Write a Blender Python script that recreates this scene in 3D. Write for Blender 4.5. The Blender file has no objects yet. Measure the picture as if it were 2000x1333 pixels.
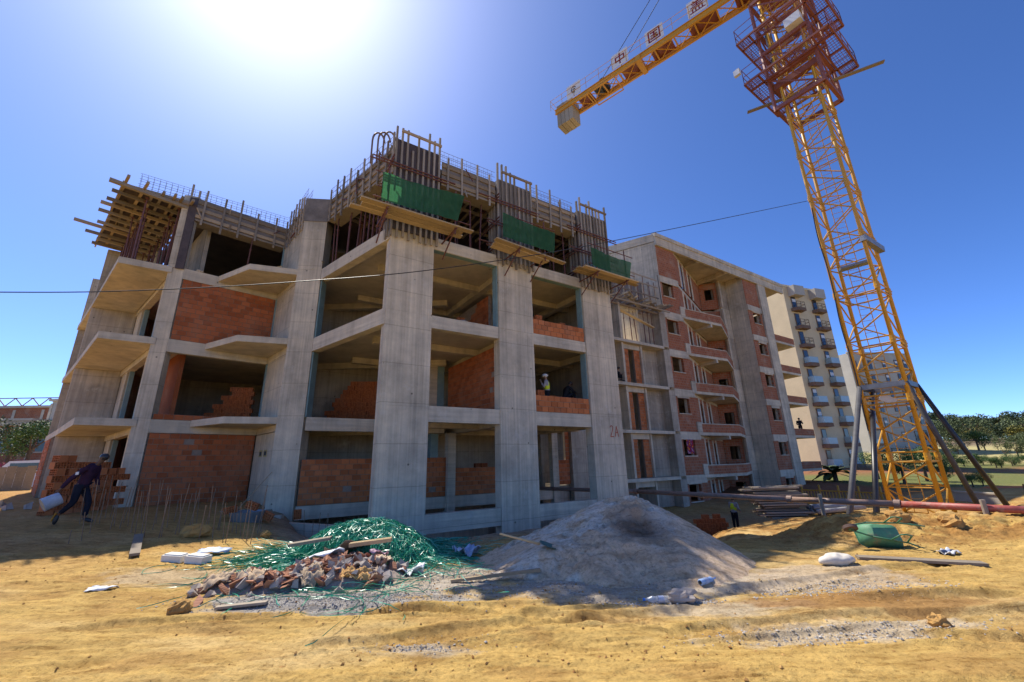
import bpy, bmesh, math, random
import numpy as np
from mathutils import Vector, Matrix
random.seed(7)
sc = bpy.context.scene
C = sc.collection
R = math.radians
# ------------------------------------------------------------------ camera
FPX, PITCH, ROLL = 804.88, 0.2856, -0.0230
cp, sp, cr, sr = math.cos(PITCH), math.sin(PITCH), math.cos(ROLL), math.sin(ROLL)
_R = Vector((1, 0, 0)); _U = Vector((0, -sp, cp)); FW = Vector((0, cp, sp))
RT = cr*_R + sr*_U; UP = -sr*_R + cr*_U
cam_d = bpy.data.cameras.new('camera'); cam = bpy.data.objects.new('camera', cam_d); C.objects.link(cam)
cam_d.sensor_fit = 'HORIZONTAL'; cam_d.sensor_width = 36; cam_d.lens = 36*FPX/2000
cam_d.clip_start = 0.1; cam_d.clip_end = 3000
m = Matrix((RT, UP, -FW)).transposed().to_4x4(); cam.matrix_world = m
sc.camera = cam
# ------------------------------------------------------------------ sky, sun, exposure
SUN_EL, SUN_AZ = R(56.8), R(-40.5)          # azimuth from +Y towards +X
w = bpy.data.worlds.new('World'); sc.world = w; w.use_nodes = True
nt = w.node_tree; bg = nt.nodes['Background']
sky = nt.nodes.new('ShaderNodeTexSky'); sky.sky_type = 'NISHITA'; sky.sun_disc = False
sky.sun_elevation = SUN_EL; sky.sun_rotation = SUN_AZ
sky.altitude = 0; sky.air_density = 0.5; sky.dust_density = 0.5; sky.ozone_density = 6.0
hs = nt.nodes.new('ShaderNodeHueSaturation'); hs.inputs['Saturation'].default_value = 1.1; hs.inputs['Hue'].default_value = .503
nt.links.new(sky.outputs[0], hs.inputs['Color']); gm = nt.nodes.new('ShaderNodeGamma'); gm.inputs[1].default_value = 1.15
nt.links.new(hs.outputs[0], gm.inputs[0]); nt.links.new(gm.outputs[0], bg.inputs[0]); bg.inputs[1].default_value = 0.092
sl = bpy.data.lights.new('sun', 'SUN'); sl.energy = 2.75; sl.angle = R(0.5); sl.color = (1, 0.93, 0.82)
so = bpy.data.objects.new('sun', sl); C.objects.link(so); so.location = (-30, 30, 50)
sd_ = Vector((math.sin(SUN_AZ)*math.cos(SUN_EL), math.cos(SUN_AZ)*math.cos(SUN_EL), math.sin(SUN_EL)))
so.rotation_euler = sd_.to_track_quat('Z', 'Y').to_euler()
sc.view_settings.view_transform = 'Standard'; sc.view_settings.look = 'None'
sc.view_settings.exposure = 1.30; sc.view_settings.gamma = 1; sc.view_settings.use_curve_mapping = False
sc.render.engine = 'CYCLES'; sc.cycles.use_denoising = True; sc.cycles.max_bounces = 8; sc.cycles.diffuse_bounces = 6
# ------------------------------------------------------------------ frames and helpers
def ray(x, y): return FW + RT*((x-1000)/FPX) - UP*((y-666.5)/FPX)
def onz(x, y, z): d = ray(x, y); return d*(z/d.z)
def ony(x, y, Y): d = ray(x, y); return d*(Y/d.y)
ux = Vector((0.83932, 0.54364, 0)); wx = Vector((-0.54364, 0.83932, 0))    # along / into the right-hand facade
def F(s, d, z=0): p = ux*s + wx*d; return Vector((p.x, p.y, z))
def ond(x, y, d): r = ray(x, y); return r*(d/r.dot(wx))
ZG, Z1, Z2, Z3, Z4 = -1.38, 1.84, 5.0, 8.07, 11.2

class MB:
    def __init__(s): s.v = []; s.f = []
    def add(s, vs, fs):
        o = len(s.v); s.v += [tuple(p) for p in vs]; s.f += [tuple(i+o for i in f) for f in fs]; return s
    def obox(s, o, a, b, c):
        o, a, b, c = Vector(o), Vector(a), Vector(b), Vector(c)
        vs = [o, o+a, o+a+b, o+b, o+c, o+a+c, o+a+b+c, o+b+c]
        fs = [(0, 3, 2, 1), (4, 5, 6, 7), (0, 1, 5, 4), (1, 2, 6, 5), (2, 3, 7, 6), (3, 0, 4, 7)]
        if a.cross(b).dot(c) < 0: fs = [f[::-1] for f in fs]
        return s.add(vs, fs)
    def box(s, x0, x1, y0, y1, z0, z1): return s.obox((x0, y0, z0), (x1-x0, 0, 0), (0, y1-y0, 0), (0, 0, z1-z0))
    def fbox(s, s0, s1, d0, d1, z0, z1): return s.obox(F(s0, d0, z0), ux*(s1-s0), wx*(d1-d0), (0, 0, z1-z0))
    def bar(s, p, q, w=.05, h=None, up=(0, 0, 1)):
        p, q = Vector(p), Vector(q); h = h or w; d = q-p
        a = d.cross(Vector(up))
        if a.length < 1e-5: a = d.cross(Vector((1, 0, 0)))
        a.normalize(); b = a.cross(d).normalized()
        return s.obox(p-a*w/2-b*h/2, a*w, b*h, d)
    def tube(s, p, q, r, n=8, r2=None, cap=True):
        p, q = Vector(p), Vector(q); d = (q-p); r2 = r if r2 is None else r2
        if d.length < 1e-6: return s
        a = d.orthogonal().normalized(); b = d.cross(a).normalized()
        vs = []
        for (c, rr) in ((p, r), (q, r2)):
            for i in range(n):
                t = 2*math.pi*i/n; vs.append(c + a*(rr*math.cos(t)) + b*(rr*math.sin(t)))
        fs = [(i, (i+1) % n, n+(i+1) % n, n+i) for i in range(n)]
        if cap: fs += [tuple(range(n))[::-1], tuple(range(n, 2*n))]
        return s.add(vs, fs)
    def path(s, pts, r, n=6):
        for a, b in zip(pts[:-1], pts[1:]): s.tube(a, b, r, n)
        return s
    def prism(s, poly, z0, z1):
        n = len(poly); ar = sum(poly[i][0]*poly[(i+1) % n][1]-poly[(i+1) % n][0]*poly[i][1] for i in range(n))
        if ar < 0: poly = poly[::-1]
        vs = [(p[0], p[1], z0) for p in poly]+[(p[0], p[1], z1) for p in poly]
        fs = [tuple(range(n))[::-1], tuple(range(n, 2*n))]+[(i, (i+1) % n, n+(i+1) % n, n+i) for i in range(n)]
        return s.add(vs, fs)
    def ball(s, c, rx, ry=None, rz=None, n=8, m_=5, jit=0):
        ry = ry or rx; rz = rz or rx; c = Vector(c); vs = [c+Vector((0, 0, -rz))]
        for j in range(1, m_):
            t = math.pi*j/m_-math.pi/2
            for i in range(n):
                a = 2*math.pi*i/n; k = 1+random.uniform(-jit, jit)
                vs.append(c+Vector((rx*math.cos(t)*math.cos(a)*k, ry*math.cos(t)*math.sin(a)*k, rz*math.sin(t)*k)))
        vs.append(c+Vector((0, 0, rz))); L = len(vs)-1
        fs = [(0, 1+(i+1) % n, 1+i) for i in range(n)]
        for j in range(m_-2):
            b = 1+j*n
            fs += [(b+i, b+(i+1) % n, b+n+(i+1) % n, b+n+i) for i in range(n)]
        b = 1+(m_-2)*n
        fs += [(b+i, b+(i+1) % n, L) for i in range(n)]
        return s.add(vs, fs)
    def mesh(s, name, mat, off=None):
        me = bpy.data.meshes.new(name); v = s.v
        if off is not None: v = [(a-off[0], b-off[1], c-off[2]) for a, b, c in v]
        me.from_pydata(v, [], s.f); me.update()
        if mat: me.materials.append(mat)
        return me
    def build(s, name, mat, parent=None, smooth=False, kind=None, label=None):
        off = origin(parent) if parent else None
        me = s.mesh(name, mat, off)
        if smooth: me.polygons.foreach_set('use_smooth', [True]*len(me.polygons))
        o = bpy.data.objects.new(name, me); C.objects.link(o)
        if parent: o.parent = parent
        if kind: o['kind'] = kind
        if label: o['label'] = label
        return o
def origin(p):
    l = Vector((0, 0, 0))
    while p: l += p.location; p = p.parent
    return l
def tag(o, label, cat, group=None):
    o['label'] = label; o['category'] = cat
    if group: o['group'] = group
    return o
def thing(name, label, cat, loc=(0, 0, 0), group=None):
    o = bpy.data.objects.new(name, None); C.objects.link(o); o.location = loc; o.empty_display_size = .2
    return tag(o, label, cat, group)
def single(mb, name, mat, label, cat, group=None, smooth=False, base=None):
    "a thing that is one mesh; its origin goes to its own base"
    if base is None:
        a = np.array(mb.v); base = ((a[:, 0].min()+a[:, 0].max())/2, (a[:, 1].min()+a[:, 1].max())/2, a[:, 2].min())
    me = mb.mesh(name, mat, base)
    if smooth: me.polygons.foreach_set('use_smooth', [True]*len(me.polygons))
    o = bpy.data.objects.new(name, me); C.objects.link(o); o.location = base
    return tag(o, label, cat, group)
ONES = 'first second third fourth fifth sixth seventh eighth ninth tenth eleventh twelfth thirteenth fourteenth fifteenth sixteenth seventeenth eighteenth nineteenth'.split()
def nth(n):
    if n <= 19: return ONES[n-1]
    t, u = divmod(n, 10); return ('twentieth thirtieth fortieth fiftieth'.split()[t-2] if u == 0 else 'twenty thirty forty fifty'.split()[t-2]+' '+ONES[u-1])
def inst(name, me, loc, rot=(0, 0, 0), parent=None, scale=None):
    o = bpy.data.objects.new(name, me); C.objects.link(o)
    o.location = Vector(loc)-(origin(parent) if parent else Vector((0, 0, 0))); o.rotation_euler = rot
    if scale: o.scale = scale
    if parent: o.parent = parent
    return o
# ------------------------------------------------------------------ numpy noise
def _hash(ix, iy, seed):
    h = (ix.astype(np.int64)*374761393 + iy.astype(np.int64)*668265263 + seed*982451653) & 0xffffffff
    h = ((h ^ (h >> 13))*1274126177) & 0xffffffff
    return ((h ^ (h >> 16)) & 0xffffff)/float(0xffffff)
def vnoise(x, y, seed=0):
    x = np.asarray(x, float); y = np.asarray(y, float)
    ix = np.floor(x); iy = np.floor(y); fx = x-ix; fy = y-iy
    fx = fx*fx*fx*(fx*(fx*6-15)+10); fy = fy*fy*fy*(fy*(fy*6-15)+10)
    a = _hash(ix, iy, seed); b = _hash(ix+1, iy, seed); c = _hash(ix, iy+1, seed); d = _hash(ix+1, iy+1, seed)
    return (a*(1-fx)+b*fx)*(1-fy)+(c*(1-fx)+d*fx)*fy
def fbm(x, y, seed=0, o=4, g=.5):
    t = 0; a = 1; n = 0
    for i in range(o):
        t = t+a*vnoise(x*2**i+i*17.3, y*2**i-i*9.1, seed+i); n += a; a *= g
    return t/n
def sstep(a, b, x): t = np.clip((np.asarray(x, float)-a)/(b-a), 0, 1); return t*t*(3-2*t)
# ------------------------------------------------------------------ materials
def newmat(name, rough=.85, spec=.25):
    m = bpy.data.materials.new(name); m.use_nodes = True; b = m.node_tree.nodes['Principled BSDF']
    b.inputs['Roughness'].default_value = rough; b.inputs['Specular IOR Level'].default_value = spec
    return m, m.node_tree, b
def nd(t, typ, **k):
    n = t.nodes.new(typ)
    for a, v in k.items(): setattr(n, a, v)
    return n
def noise(t, vec, scale, detail=4, rough=.55):
    n = nd(t, 'ShaderNodeTexNoise'); n.inputs['Scale'].default_value = scale; n.inputs['Detail'].default_value = detail
    n.inputs['Roughness'].default_value = rough
    if vec is not None: t.links.new(vec, n.inputs['Vector'])
    return n.outputs['Fac']
def mapped(t, vec, sc_):
    n = nd(t, 'ShaderNodeMapping'); n.inputs['Scale'].default_value = sc_; t.links.new(vec, n.inputs['Vector']); return n.outputs[0]
def ramp(t, fac, stops):
    n = nd(t, 'ShaderNodeValToRGB'); e = n.color_ramp.elements
    while len(e) < len(stops): e.new(.5)
    for i, (p, c) in enumerate(stops): e[i].position = p; e[i].color = (*c, 1) if len(c) == 3 else c
    t.links.new(fac, n.inputs[0]); return n.outputs[0]
def mix(t, fac, a, b, mode='MIX'):
    n = nd(t, 'ShaderNodeMix', data_type='RGBA', blend_type=mode)
    if isinstance(fac, (int, float)): n.inputs[0].default_value = fac
    else: t.links.new(fac, n.inputs[0])
    for i, v in ((6, a), (7, b)):
        if isinstance(v, tuple): n.inputs[i].default_value = (*v, 1) if len(v) == 3 else v
        else: t.links.new(v, n.inputs[i])
    return n.outputs[2]
def math_(t, op, a, b=None, c=None):
    n = nd(t, 'ShaderNodeMath', operation=op)
    for i, v in enumerate((a, b, c)):
        if v is None: continue
        if isinstance(v, (int, float)): n.inputs[i].default_value = v
        else: t.links.new(v, n.inputs[i])
    return n.outputs[0]
def bump(t, b, h, strength=.4, dist=.02):
    n = nd(t, 'ShaderNodeBump'); n.inputs['Strength'].default_value = strength; n.inputs['Distance'].default_value = dist
    t.links.new(h, n.inputs['Height']); t.links.new(n.outputs[0], b.inputs['Normal'])
def pos(t): return nd(t, 'ShaderNodeNewGeometry').outputs['Position']
def rnd(t):
    a = nd(t, 'ShaderNodeObjectInfo').outputs['Random']; g = nd(t, 'ShaderNodeNewGeometry').outputs['Random Per Island']
    return math_(t, 'FRACT', math_(t, 'ADD', a, g))
def plain(name, col, rough=.8, var=.25, scale=6, spec=.25, metal=0, bmp=.0):
    m, t, b = newmat(name, rough, spec); b.inputs['Metallic'].default_value = metal
    f = noise(t, pos(t), scale, 5); f2 = noise(t, pos(t), scale*9, 3)
    f = math_(t, 'ADD', math_(t, 'MULTIPLY', f, .7), math_(t, 'MULTIPLY', f2, .3))
    lo = tuple(c*(1-var) for c in col); hi = tuple(min(1, c*(1+var)) for c in col)
    t.links.new(ramp(t, f, [(.3, lo), (.7, hi)]), b.inputs['Base Color'])
    if bmp: bump(t, b, f2, bmp, .02)
    return m
def concrete(name, col, axis='z', stain=.5, streak=.5):
    m, t, b = newmat(name, .9, .2); p = pos(t)
    sc_ = (11, 11, .18) if axis == 'z' else ((.35, .35, 9) if axis == 'h' else (.9, .9, .9))
    st = noise(t, mapped(t, p, sc_), 1, 5, .65)                       # board marks
    big = noise(t, p, .55, 5, .6); mid = noise(t, p, 3.2, 5, .6); fine = noise(t, p, 45, 3, .6)
    pour = noise(t, mapped(t, p, (.25, .25, 1.0)), 1.3, 3)
    c1 = ramp(t, st, [(.32, tuple(c*(1-.42*streak) for c in col)), (.5, col), (.68, tuple(min(1, c*(1+.42*streak)) for c in col))])
    c2 = mix(t, stain, c1, ramp(t, big, [(.3, (.55, .54, .52)), (.5, (1, .98, .95)), (.72, (1.3, 1.27, 1.2))]), 'MULTIPLY')
    c3 = mix(t, .6*stain, c2, ramp(t, mid, [(.3, (.7, .7, .7)), (.6, (1.1, 1.08, 1.05))]), 'MULTIPLY')
    c3 = mix(t, .35, c3, ramp(t, pour, [(.35, (.72, .74, .78)), (.6, (1.12, 1.08, 1.02))]), 'MULTIPLY')
    pore = ramp(t, fine, [(.28, (.45, .44, .42)), (.36, (1, 1, 1))])
    c4 = mix(t, .7, c3, pore, 'MULTIPLY')
    t.links.new(c4, b.inputs['Base Color'])
    if axis != 'n':
        vo = nd(t, 'ShaderNodeTexVoronoi'); vo.inputs['Scale'].default_value = 1.55; t.links.new(p, vo.inputs['Vector'])
        c4 = mix(t, 1, c4, ramp(t, vo.outputs['Distance'], [(.035, (.35, .34, .33)), (.06, (1, 1, 1))]), 'MULTIPLY')      # tie holes, blow holes
        sz = nd(t, 'ShaderNodeSeparateXYZ'); t.links.new(p, sz.inputs[0])
        jl = math_(t, 'ABSOLUTE', math_(t, 'SUBTRACT', math_(t, 'FRACT', math_(t, 'MULTIPLY', math_(t, 'ADD', sz.outputs[2], math_(t, 'MULTIPLY', mid, .03)), .79)), .5))
        c4 = mix(t, .55, c4, ramp(t, jl, [(.006, (.5, .49, .47)), (.012, (1, 1, 1))]), 'MULTIPLY')                            # lift joints
        dr = noise(t, mapped(t, p, (2.6, 2.6, .12)), 1, 4, .6); c4 = mix(t, .5, c4, ramp(t, dr, [(.3, (.62, .61, .6)), (.5, (1, 1, 1)), (.68, (1.16, 1.13, 1.08))]), 'MULTIPLY')
        lime = ramp(t, noise(t, p, 1.7, 6, .7), [(.58, (0, 0, 0)), (.70, (.5, .5, .5))]); c4 = mix(t, lime, c4, (.62, .58, .50))
    t.links.new(c4, b.inputs['Base Color'])
    h = math_(t, 'ADD', math_(t, 'MULTIPLY', st, .6), math_(t, 'MULTIPLY', fine, .5))
    bump(t, b, h, .55, .025); return m
def clay(name, col, var=.35):
    m, t, b = newmat(name, .85, .2); p = pos(t); r = rnd(t)
    f = noise(t, p, 5, 4); g = noise(t, p, 60, 3)
    lo = (col[0]*.74, col[1]*.70, col[2]*.68); hi = (min(1, col[0]*1.16), col[1]*1.2, col[2]*1.25)
    c = ramp(t, math_(t, 'ADD', math_(t, 'MULTIPLY', r, .7), math_(t, 'MULTIPLY', f, .3)), [(.15, lo), (.5, col), (.85, hi)])
    dust = ramp(t, noise(t, p, 1.1, 5), [(.48, (0, 0, 0)), (.75, (.4, .4, .4))])
    c = mix(t, dust, c, (.42, .23, .14))
    t.links.new(c, b.inputs['Base Color'])
    wv = nd(t, 'ShaderNodeTexWave', wave_type='BANDS', bands_direction='Z'); wv.inputs['Scale'].default_value = 14
    t.links.new(p, wv.inputs['Vector'])
    bump(t, b, math_(t, 'ADD', math_(t, 'MULTIPLY', wv.outputs['Fac'], .5), math_(t, 'MULTIPLY', g, .6)), .35, .012); return m
def timber(name, col, var=.45):
    m, t, b = newmat(name, .8, .2); p = pos(t); r = rnd(t)
    tc = nd(t, 'ShaderNodeTexCoord').outputs['Object']
    g = noise(t, mapped(t, tc, (14, 14, 14)), 1, 5); k = noise(t, p, 2.2, 4)
    f = math_(t, 'ADD', math_(t, 'MULTIPLY', r, .45), math_(t, 'ADD', math_(t, 'MULTIPLY', g, .3), math_(t, 'MULTIPLY', k, .25)))
    c = ramp(t, f, [(.2, tuple(x*(1-var) for x in col)), (.5, col), (.8, tuple(min(1, x*(1+var)) for x in col))])
    t.links.new(c, b.inputs['Base Color']); bump(t, b, g, .3, .01); return m
def rustmix(name, col, rust=(.14, .055, .03), amt=.5, rough=.55, spec=.4):
    m, t, b = newmat(name, rough, spec); p = pos(t)
    f = noise(t, p, 3.5, 6, .65); g = noise(t, p, 22, 4, .6)
    c0 = mix(t, .35, col, ramp(t, g, [(.3, (.6, .58, .55)), (.7, (1.2, 1.2, 1.2))]), 'MULTIPLY')
    c = mix(t, ramp(t, math_(t, 'ADD', math_(t, 'MULTIPLY', f, .75), math_(t, 'MULTIPLY', g, .25)), [(.72-amt*.35, (0, 0, 0)), (.82-amt*.3, (1, 1, 1))]), c0, rust)
    t.links.new(c, b.inputs['Base Color']); bump(t, b, g, .15, .01); return m
def leafmat(name, col, tr=.25):
    m, t, b = newmat(name, .6, .25); r = rnd(t)
    c = ramp(t, r, [(0, tuple(x*.5 for x in col)), (.5, col), (1, (col[0]*1.7, col[1]*1.5, col[2]*1.3))])
    t.links.new(c, b.inputs['Base Color']); return m
M = {}
M['conc'] = concrete('concrete_boardmarked', (.58, .515, .40), 'z', .6, .40)
M['conch'] = concrete('concrete_beam', (.58, .515, .40), 'h', .5, .3)
M['concs'] = concrete('concrete_soffit', (.54, .475, .37), 'n', .5, .3)
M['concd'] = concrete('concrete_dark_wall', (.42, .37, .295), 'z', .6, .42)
M['teal'] = plain('teal_form_oil', (.20, .30, .30), .6, .2, 3)
M['clay'] = clay('fired_clay', (.50, .16, .055))
M['clayd'] = clay('fired_clay_aged', (.42, .125, .045))
M['mortar'] = plain('mortar', (.30, .23, .175), .95, .3, 8)
M['wood'] = timber('raw_timber', (.34, .255, .16))
M['woodg'] = timber('weathered_timber', (.30, .25, .19))
M['woody'] = timber('yellow_planks', (.45, .33, .18))
M['ply'] = plain('film_faced_plywood', (.085, .062, .052), .55, .4, 2.5, .35)
M['plyg'] = plain('grey_plywood', (.20, .175, .15), .7, .35, 2.5)
M['prop'] = rustmix('rusty_prop_steel', (.15, .06, .045), (.08, .035, .025), .5, .6)
M['rebar'] = plain('rebar_steel', (.24, .165, .11), .6, .4, 12, .4, .3)
M['wire'] = plain('dark_wire', (.03, .03, .032), .5, .2, 8)
M['yel'] = rustmix('crane_yellow_paint', (.60, .305, .028), (.22, .09, .03), .35, .45, .45)
M['red'] = rustmix('crane_brown_red_paint', (.26, .085, .06), (.13, .06, .04), .4, .5, .4)
M['white'] = plain('white_paint', (.72, .72, .70), .5, .08, 3)
M['dgrey'] = plain('dark_grey_steel', (.075, .075, .08), .6, .3, 5, .4)
M['black'] = plain('black_steel', (.025, .025, .028), .4, .3, 5, .5)
M['grey'] = plain('grey_steel', (.25, .26, .27), .45, .25, 4, .5, .4)
M['signred'] = plain('sign_red', (.25, .02, .03), .5, .15, 4)
M['dark'] = plain('dark_interior', (.035, .033, .031), .95, .3, 2)
M['cream'] = plain('cream_render', (.68, .54, .33), .9, .1, .5)
M['creamd'] = plain('grey_cream_render', (.46, .42, .35), .9, .12, .4)
M['brown'] = plain('brown_render', (.20, .13, .09), .9, .2, 1)
M['glassdark'] = plain('dark_window_glass', (.03, .035, .045), .1, .2, 1, .6)
M['glassteal'] = plain('frosted_balcony_glass', (.33, .45, .48), .25, .1, 1, .5)
# ------------------------------------------------------------------ terrain
def gz(x, y, fine=True):
    x = np.asarray(x, float); y = np.asarray(y, float)
    s = x*ux.x+y*ux.y; d = x*wx.x+y*wx.y
    z = -1.72+0*x
    z = z+.50*sstep(-3.5, -13, x)*sstep(5, 12, y)+.3*sstep(-14, -26, x)*sstep(8, 18, y)
    z = z-.55*sstep(9.4, 11.8, d)*sstep(.5, 4, s)*(1-sstep(20, 40, y))-.4*sstep(11.5, 12.5, d)*sstep(4.4, 5.6, s)*(1-sstep(7, 9, s))*(1-sstep(14,15,s))
    z = z-.7*sstep(6.5, 10, s)*sstep(10.4, 12.3, d)*(1-sstep(20, 40, y))
    z = z-1.4*sstep(13.2, 15, d)*sstep(1.5, 3, s)*(1-sstep(20, 40, y))*(1-sstep(14, 16, s))
    rt = sstep(3.6, 7.5, x)
    z = z+.23*sstep(8.9, 10.9, y+.25*vnoise(x*.8, y*0, 5))*(1-sstep(11.1, 12.4, y))*sstep(5.2, 8.2, x)
    z = z-.85*rt*sstep(11.2, 15, y)-.5*sstep(2.5,4.5,x)*(1-sstep(6.5,8,x))*sstep(9.3,12,y)
    far = sstep(-2, 18, x)
    z = z+7.4*far*sstep(34, 175, y)+(1-far)*sstep(25, 60, y)*1.2
    near = 1-sstep(25, 60, np.hypot(x, y))
    lump = (fbm(x*.45, y*.45, 3)-.5)*.12+(fbm(x*1.3, y*2.8, 9)-.5)*.06
    z = z+near*lump*(.55+.45*sstep(6, 9, y))
    tr = vnoise(x*.55+.25*np.sin(y), y*3.4+.5*np.sin(x*.45), 21)      # wheel ruts run across the view
    z = z+near*(tr-.5)*.055*(1-sstep(7.5, 9, y))
    if fine:
        bk = sstep(8.7, 9.8, y)*sstep(4, 6, x)*(1-sstep(13, 15, y))
        rough = .35+.9*sstep(.45, .7, fbm(x*.5, y*.8, 31))+1.2*bk
        c = np.abs(fbm(x*5, y*6.5, 41, 4, .6)-.5)*2
        fl = 1-.55*(1-sstep(6.8, 8.2, y)); z = z+near*fl*rough*(.5-c)*.042+near*(fbm(x*13, y*24, 51, 3, .7)-.5)*(.012+.02*sstep(.45, .65, fbm(x*.8, y*1.6, 33)))
        z = z+near*(1-sstep(7, 9, y))*(fbm(x*1.3+.6*np.sin(y*1.7), (y-.05*x)*24, 55, 3, .6)-.5)*.034*sstep(.3, .6, vnoise(x*.7, y*1.8, 57))+near*bk*(np.abs(fbm(x*2.4, y*2.6, 61, 3)-.5)*-.35+.06)
        rut = np.abs(np.sin((y-.18*x+.55*np.sin(x*.5))*2.3))**8
        z = z-near*rut*.035*(1-sstep(7, 8.5, y))*sstep(.4, .6, vnoise(x*.4, y*1.1, 71))
        for y0, sl_, am, fq, ph in ((4.55, .10, .28, .42, .3), (5.15, .10, .28, .42, .3), (5.25, -.13, .35, .33, 2.1), (3.75, -.06, .2, .5, 1.0), (6.0, .16, .2, .5, 4.0)):     # tyre tracks
            yc = y0+sl_*x+am*np.sin(x*fq+ph); q = (y-yc)/.13; wv = sstep(.35, .55, vnoise(x*.5+y0*3, y*0+y0, 77))
            z = z-near*wv*(np.exp(-q**4)*.034-np.exp(-((np.abs(q)-1.35)/.28)**2)*.028+np.exp(-q**4)*.016*(np.sin(x*34+y*16*np.sign(sl_)) > .2))
    return z
def g1(x, y): return float(gz(np.array([x]), np.array([y]))[0])
def ground():
    rs = np.concatenate([np.linspace(.3, 3.6, 18)[:-1], np.geomspace(3.6, 15, 330)[:-1], np.geomspace(15, 60, 70)[:-1], np.geomspace(60, 1500, 40)])
    th = np.concatenate([np.linspace(-62, 62, 760), np.linspace(66, 294, 48)])
    T, Rr = np.meshgrid(np.radians(th), rs); nx = len(th); ny = len(rs)
    X = Rr*np.sin(T); Y = Rr*np.cos(T); Zz = gz(X, Y)
    v = np.stack([X, Y, Zz], -1).reshape(-1, 3)
    i = np.arange(ny-1)[:, None]; j = np.arange(nx)[None, :]; j2 = (j+1) % nx
    q = np.stack([i*nx+j, i*nx+j2, (i+1)*nx+j2, (i+1)*nx+j], -1).reshape(-1, 4)[:, ::-1]
    me = bpy.data.meshes.new('ground'); me.vertices.add(len(v)+1)
    v = np.vstack([v, [[0, 0, float(gz(np.array([0.]), np.array([0.]))[0])]]])
    me.vertices.foreach_set('co', v.ravel())
    tri = np.stack([np.arange(nx), (np.arange(nx)+1) % nx, np.full(nx, len(v)-1)], -1)[:, ::-1]
    loops = np.concatenate([q.ravel(), tri.ravel()]); npoly = len(q)+len(tri)
    me.loops.add(len(loops)); me.loops.foreach_set('vertex_index', loops.astype(np.int32))
    me.polygons.add(npoly)
    st = np.concatenate([np.arange(len(q))*4, len(q)*4+np.arange(len(tri))*3]).astype(np.int32)
    me.polygons.foreach_set('loop_start', st); me.polygons.foreach_set('loop_total', np.concatenate([np.full(len(q), 4), np.full(len(tri), 3)]).astype(np.int32))
    me.polygons.foreach_set('use_smooth', [True]*npoly); me.update(calc_edges=True); me.validate()
    # what kind of soil lies where
    x, y = v[:, 0], v[:, 1]; col = np.zeros((len(v), 4)); col[:, 3] = 1
    n1 = fbm(x*.35, y*.9, 101); n2 = fbm(x*1.3, y*2.4, 111); n3 = fbm(x*4, y*6, 121, 3)
    def lay(c, k, rgb): k = np.clip(k, 0, 1)[:, None]; return c*(1-k)+np.array(rgb)*k
    c = np.tile(np.array([.52, .345, .112]), (len(v), 1))
    c = lay(c, sstep(.48, .68, n1)*.7, (.58, .42, .19))
    c = lay(c, sstep(.5, .72, n2)*.6, (.39, .23, .075))
    c = lay(c, sstep(-5, -11, x)*sstep(6, 9, y)*.55, (.40, .20, .075))
    bk = sstep(8.6, 9.6, y)*sstep(3.8, 5.5, x)*(1-sstep(22, 30, y))
    c = lay(c, bk*.8*sstep(.35, .6, n2*.6+n3*.4), (.36, .185, .055)); c = lay(c, bk*(1-sstep(5, 8, x))*.6, (.26, .14, .055))
    def blob(cx, cy, rx, ry, k=1): q_ = np.hypot((x-cx)/rx, (y-cy)/ry)+(.9*(n2-.5)+.7*(n3-.5)); return k*(1-sstep(.55, 1.05, q_))
    gr = (.44, .385, .31)
    c = lay(c, blob(1.6, 6.7, 3.0, .75, .9), gr); c = lay(c, blob(-2.6, 6.35, 1.9, .62), (.36, .34, .31)); c = lay(c, blob(-1.3, 7.3, 2.2, .8, .9), gr)
    c = lay(c, blob(4.6, 6.7, 1.5, .75, .8), (.50, .40, .28)); c = lay(c, blob(3.2, 4.9, 1.5, .32, .75), (.50, .42, .31))
    c = lay(c, blob(-.95, 4.75, .55, .28, .8), (.46, .39, .29)); c = lay(c, blob(-5.6, 7.6, 1.6, .5, .6), (.47, .38, .27)); c = lay(c, blob(2.6, 5.65, 1.2, .3, .6), gr)
    c = lay(c, blob(4.2, 5.75, 1.7, .5, .8), (.30, .155, .05))
    s = x*ux.x+y*ux.y; d = x*wx.x+y*wx.y
    c = lay(c, sstep(8.1, 9.6, d)*sstep(0, 2, s)*(1-sstep(25, 30, y))*(1-bk)*.9, (.30, .235, .175))
    fr = sstep(26, 36, y)*sstep(0, 12, x)
    gs = lay(np.tile(np.array([.26, .12, .06]), (len(v), 1)), sstep(.42, .6, fbm(x*.08, y*.05, 131)), (.15, .165, .055))
    gs = lay(gs, sstep(58, 72, y+14*(n1-.5)), (.42, .37, .17)); gs = lay(gs, sstep(104, 112, y), (.20, .15, .10))
    c = lay(c, fr, (0, 0, 0))+gs*fr[:, None]
    fl = sstep(40, 80, np.hypot(x, y))*(1-fr); c = lay(c, fl, (.20, .17, .10))
    col[:, :3] = c
    a = me.color_attributes.new('soil', 'FLOAT_COLOR', 'POINT'); a.data.foreach_set('color', col.ravel())
    m, t, b = newmat('ochre_soil', .95, .12); p = pos(t)
    at = nd(t, 'ShaderNodeAttribute', attribute_name='soil').outputs['Color']
    f1 = noise(t, mapped(t, p, (1.2, 3, 2)), 2.2, 6, .65); f2 = noise(t, p, 22, 5, .7); f3 = noise(t, p, 120, 3, .6)
    cc = mix(t, 1, at, ramp(t, f1, [(.28, (.66, .60, .52)), (.52, (1, 1, 1)), (.75, (1.22, 1.2, 1.15))]), 'MULTIPLY')
    cc = mix(t, 1, cc, ramp(t, f2, [(.28, (.50, .45, .38)), (.46, (.98, .98, .98)), (.72, (1.16, 1.15, 1.12))]), 'MULTIPLY')
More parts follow.
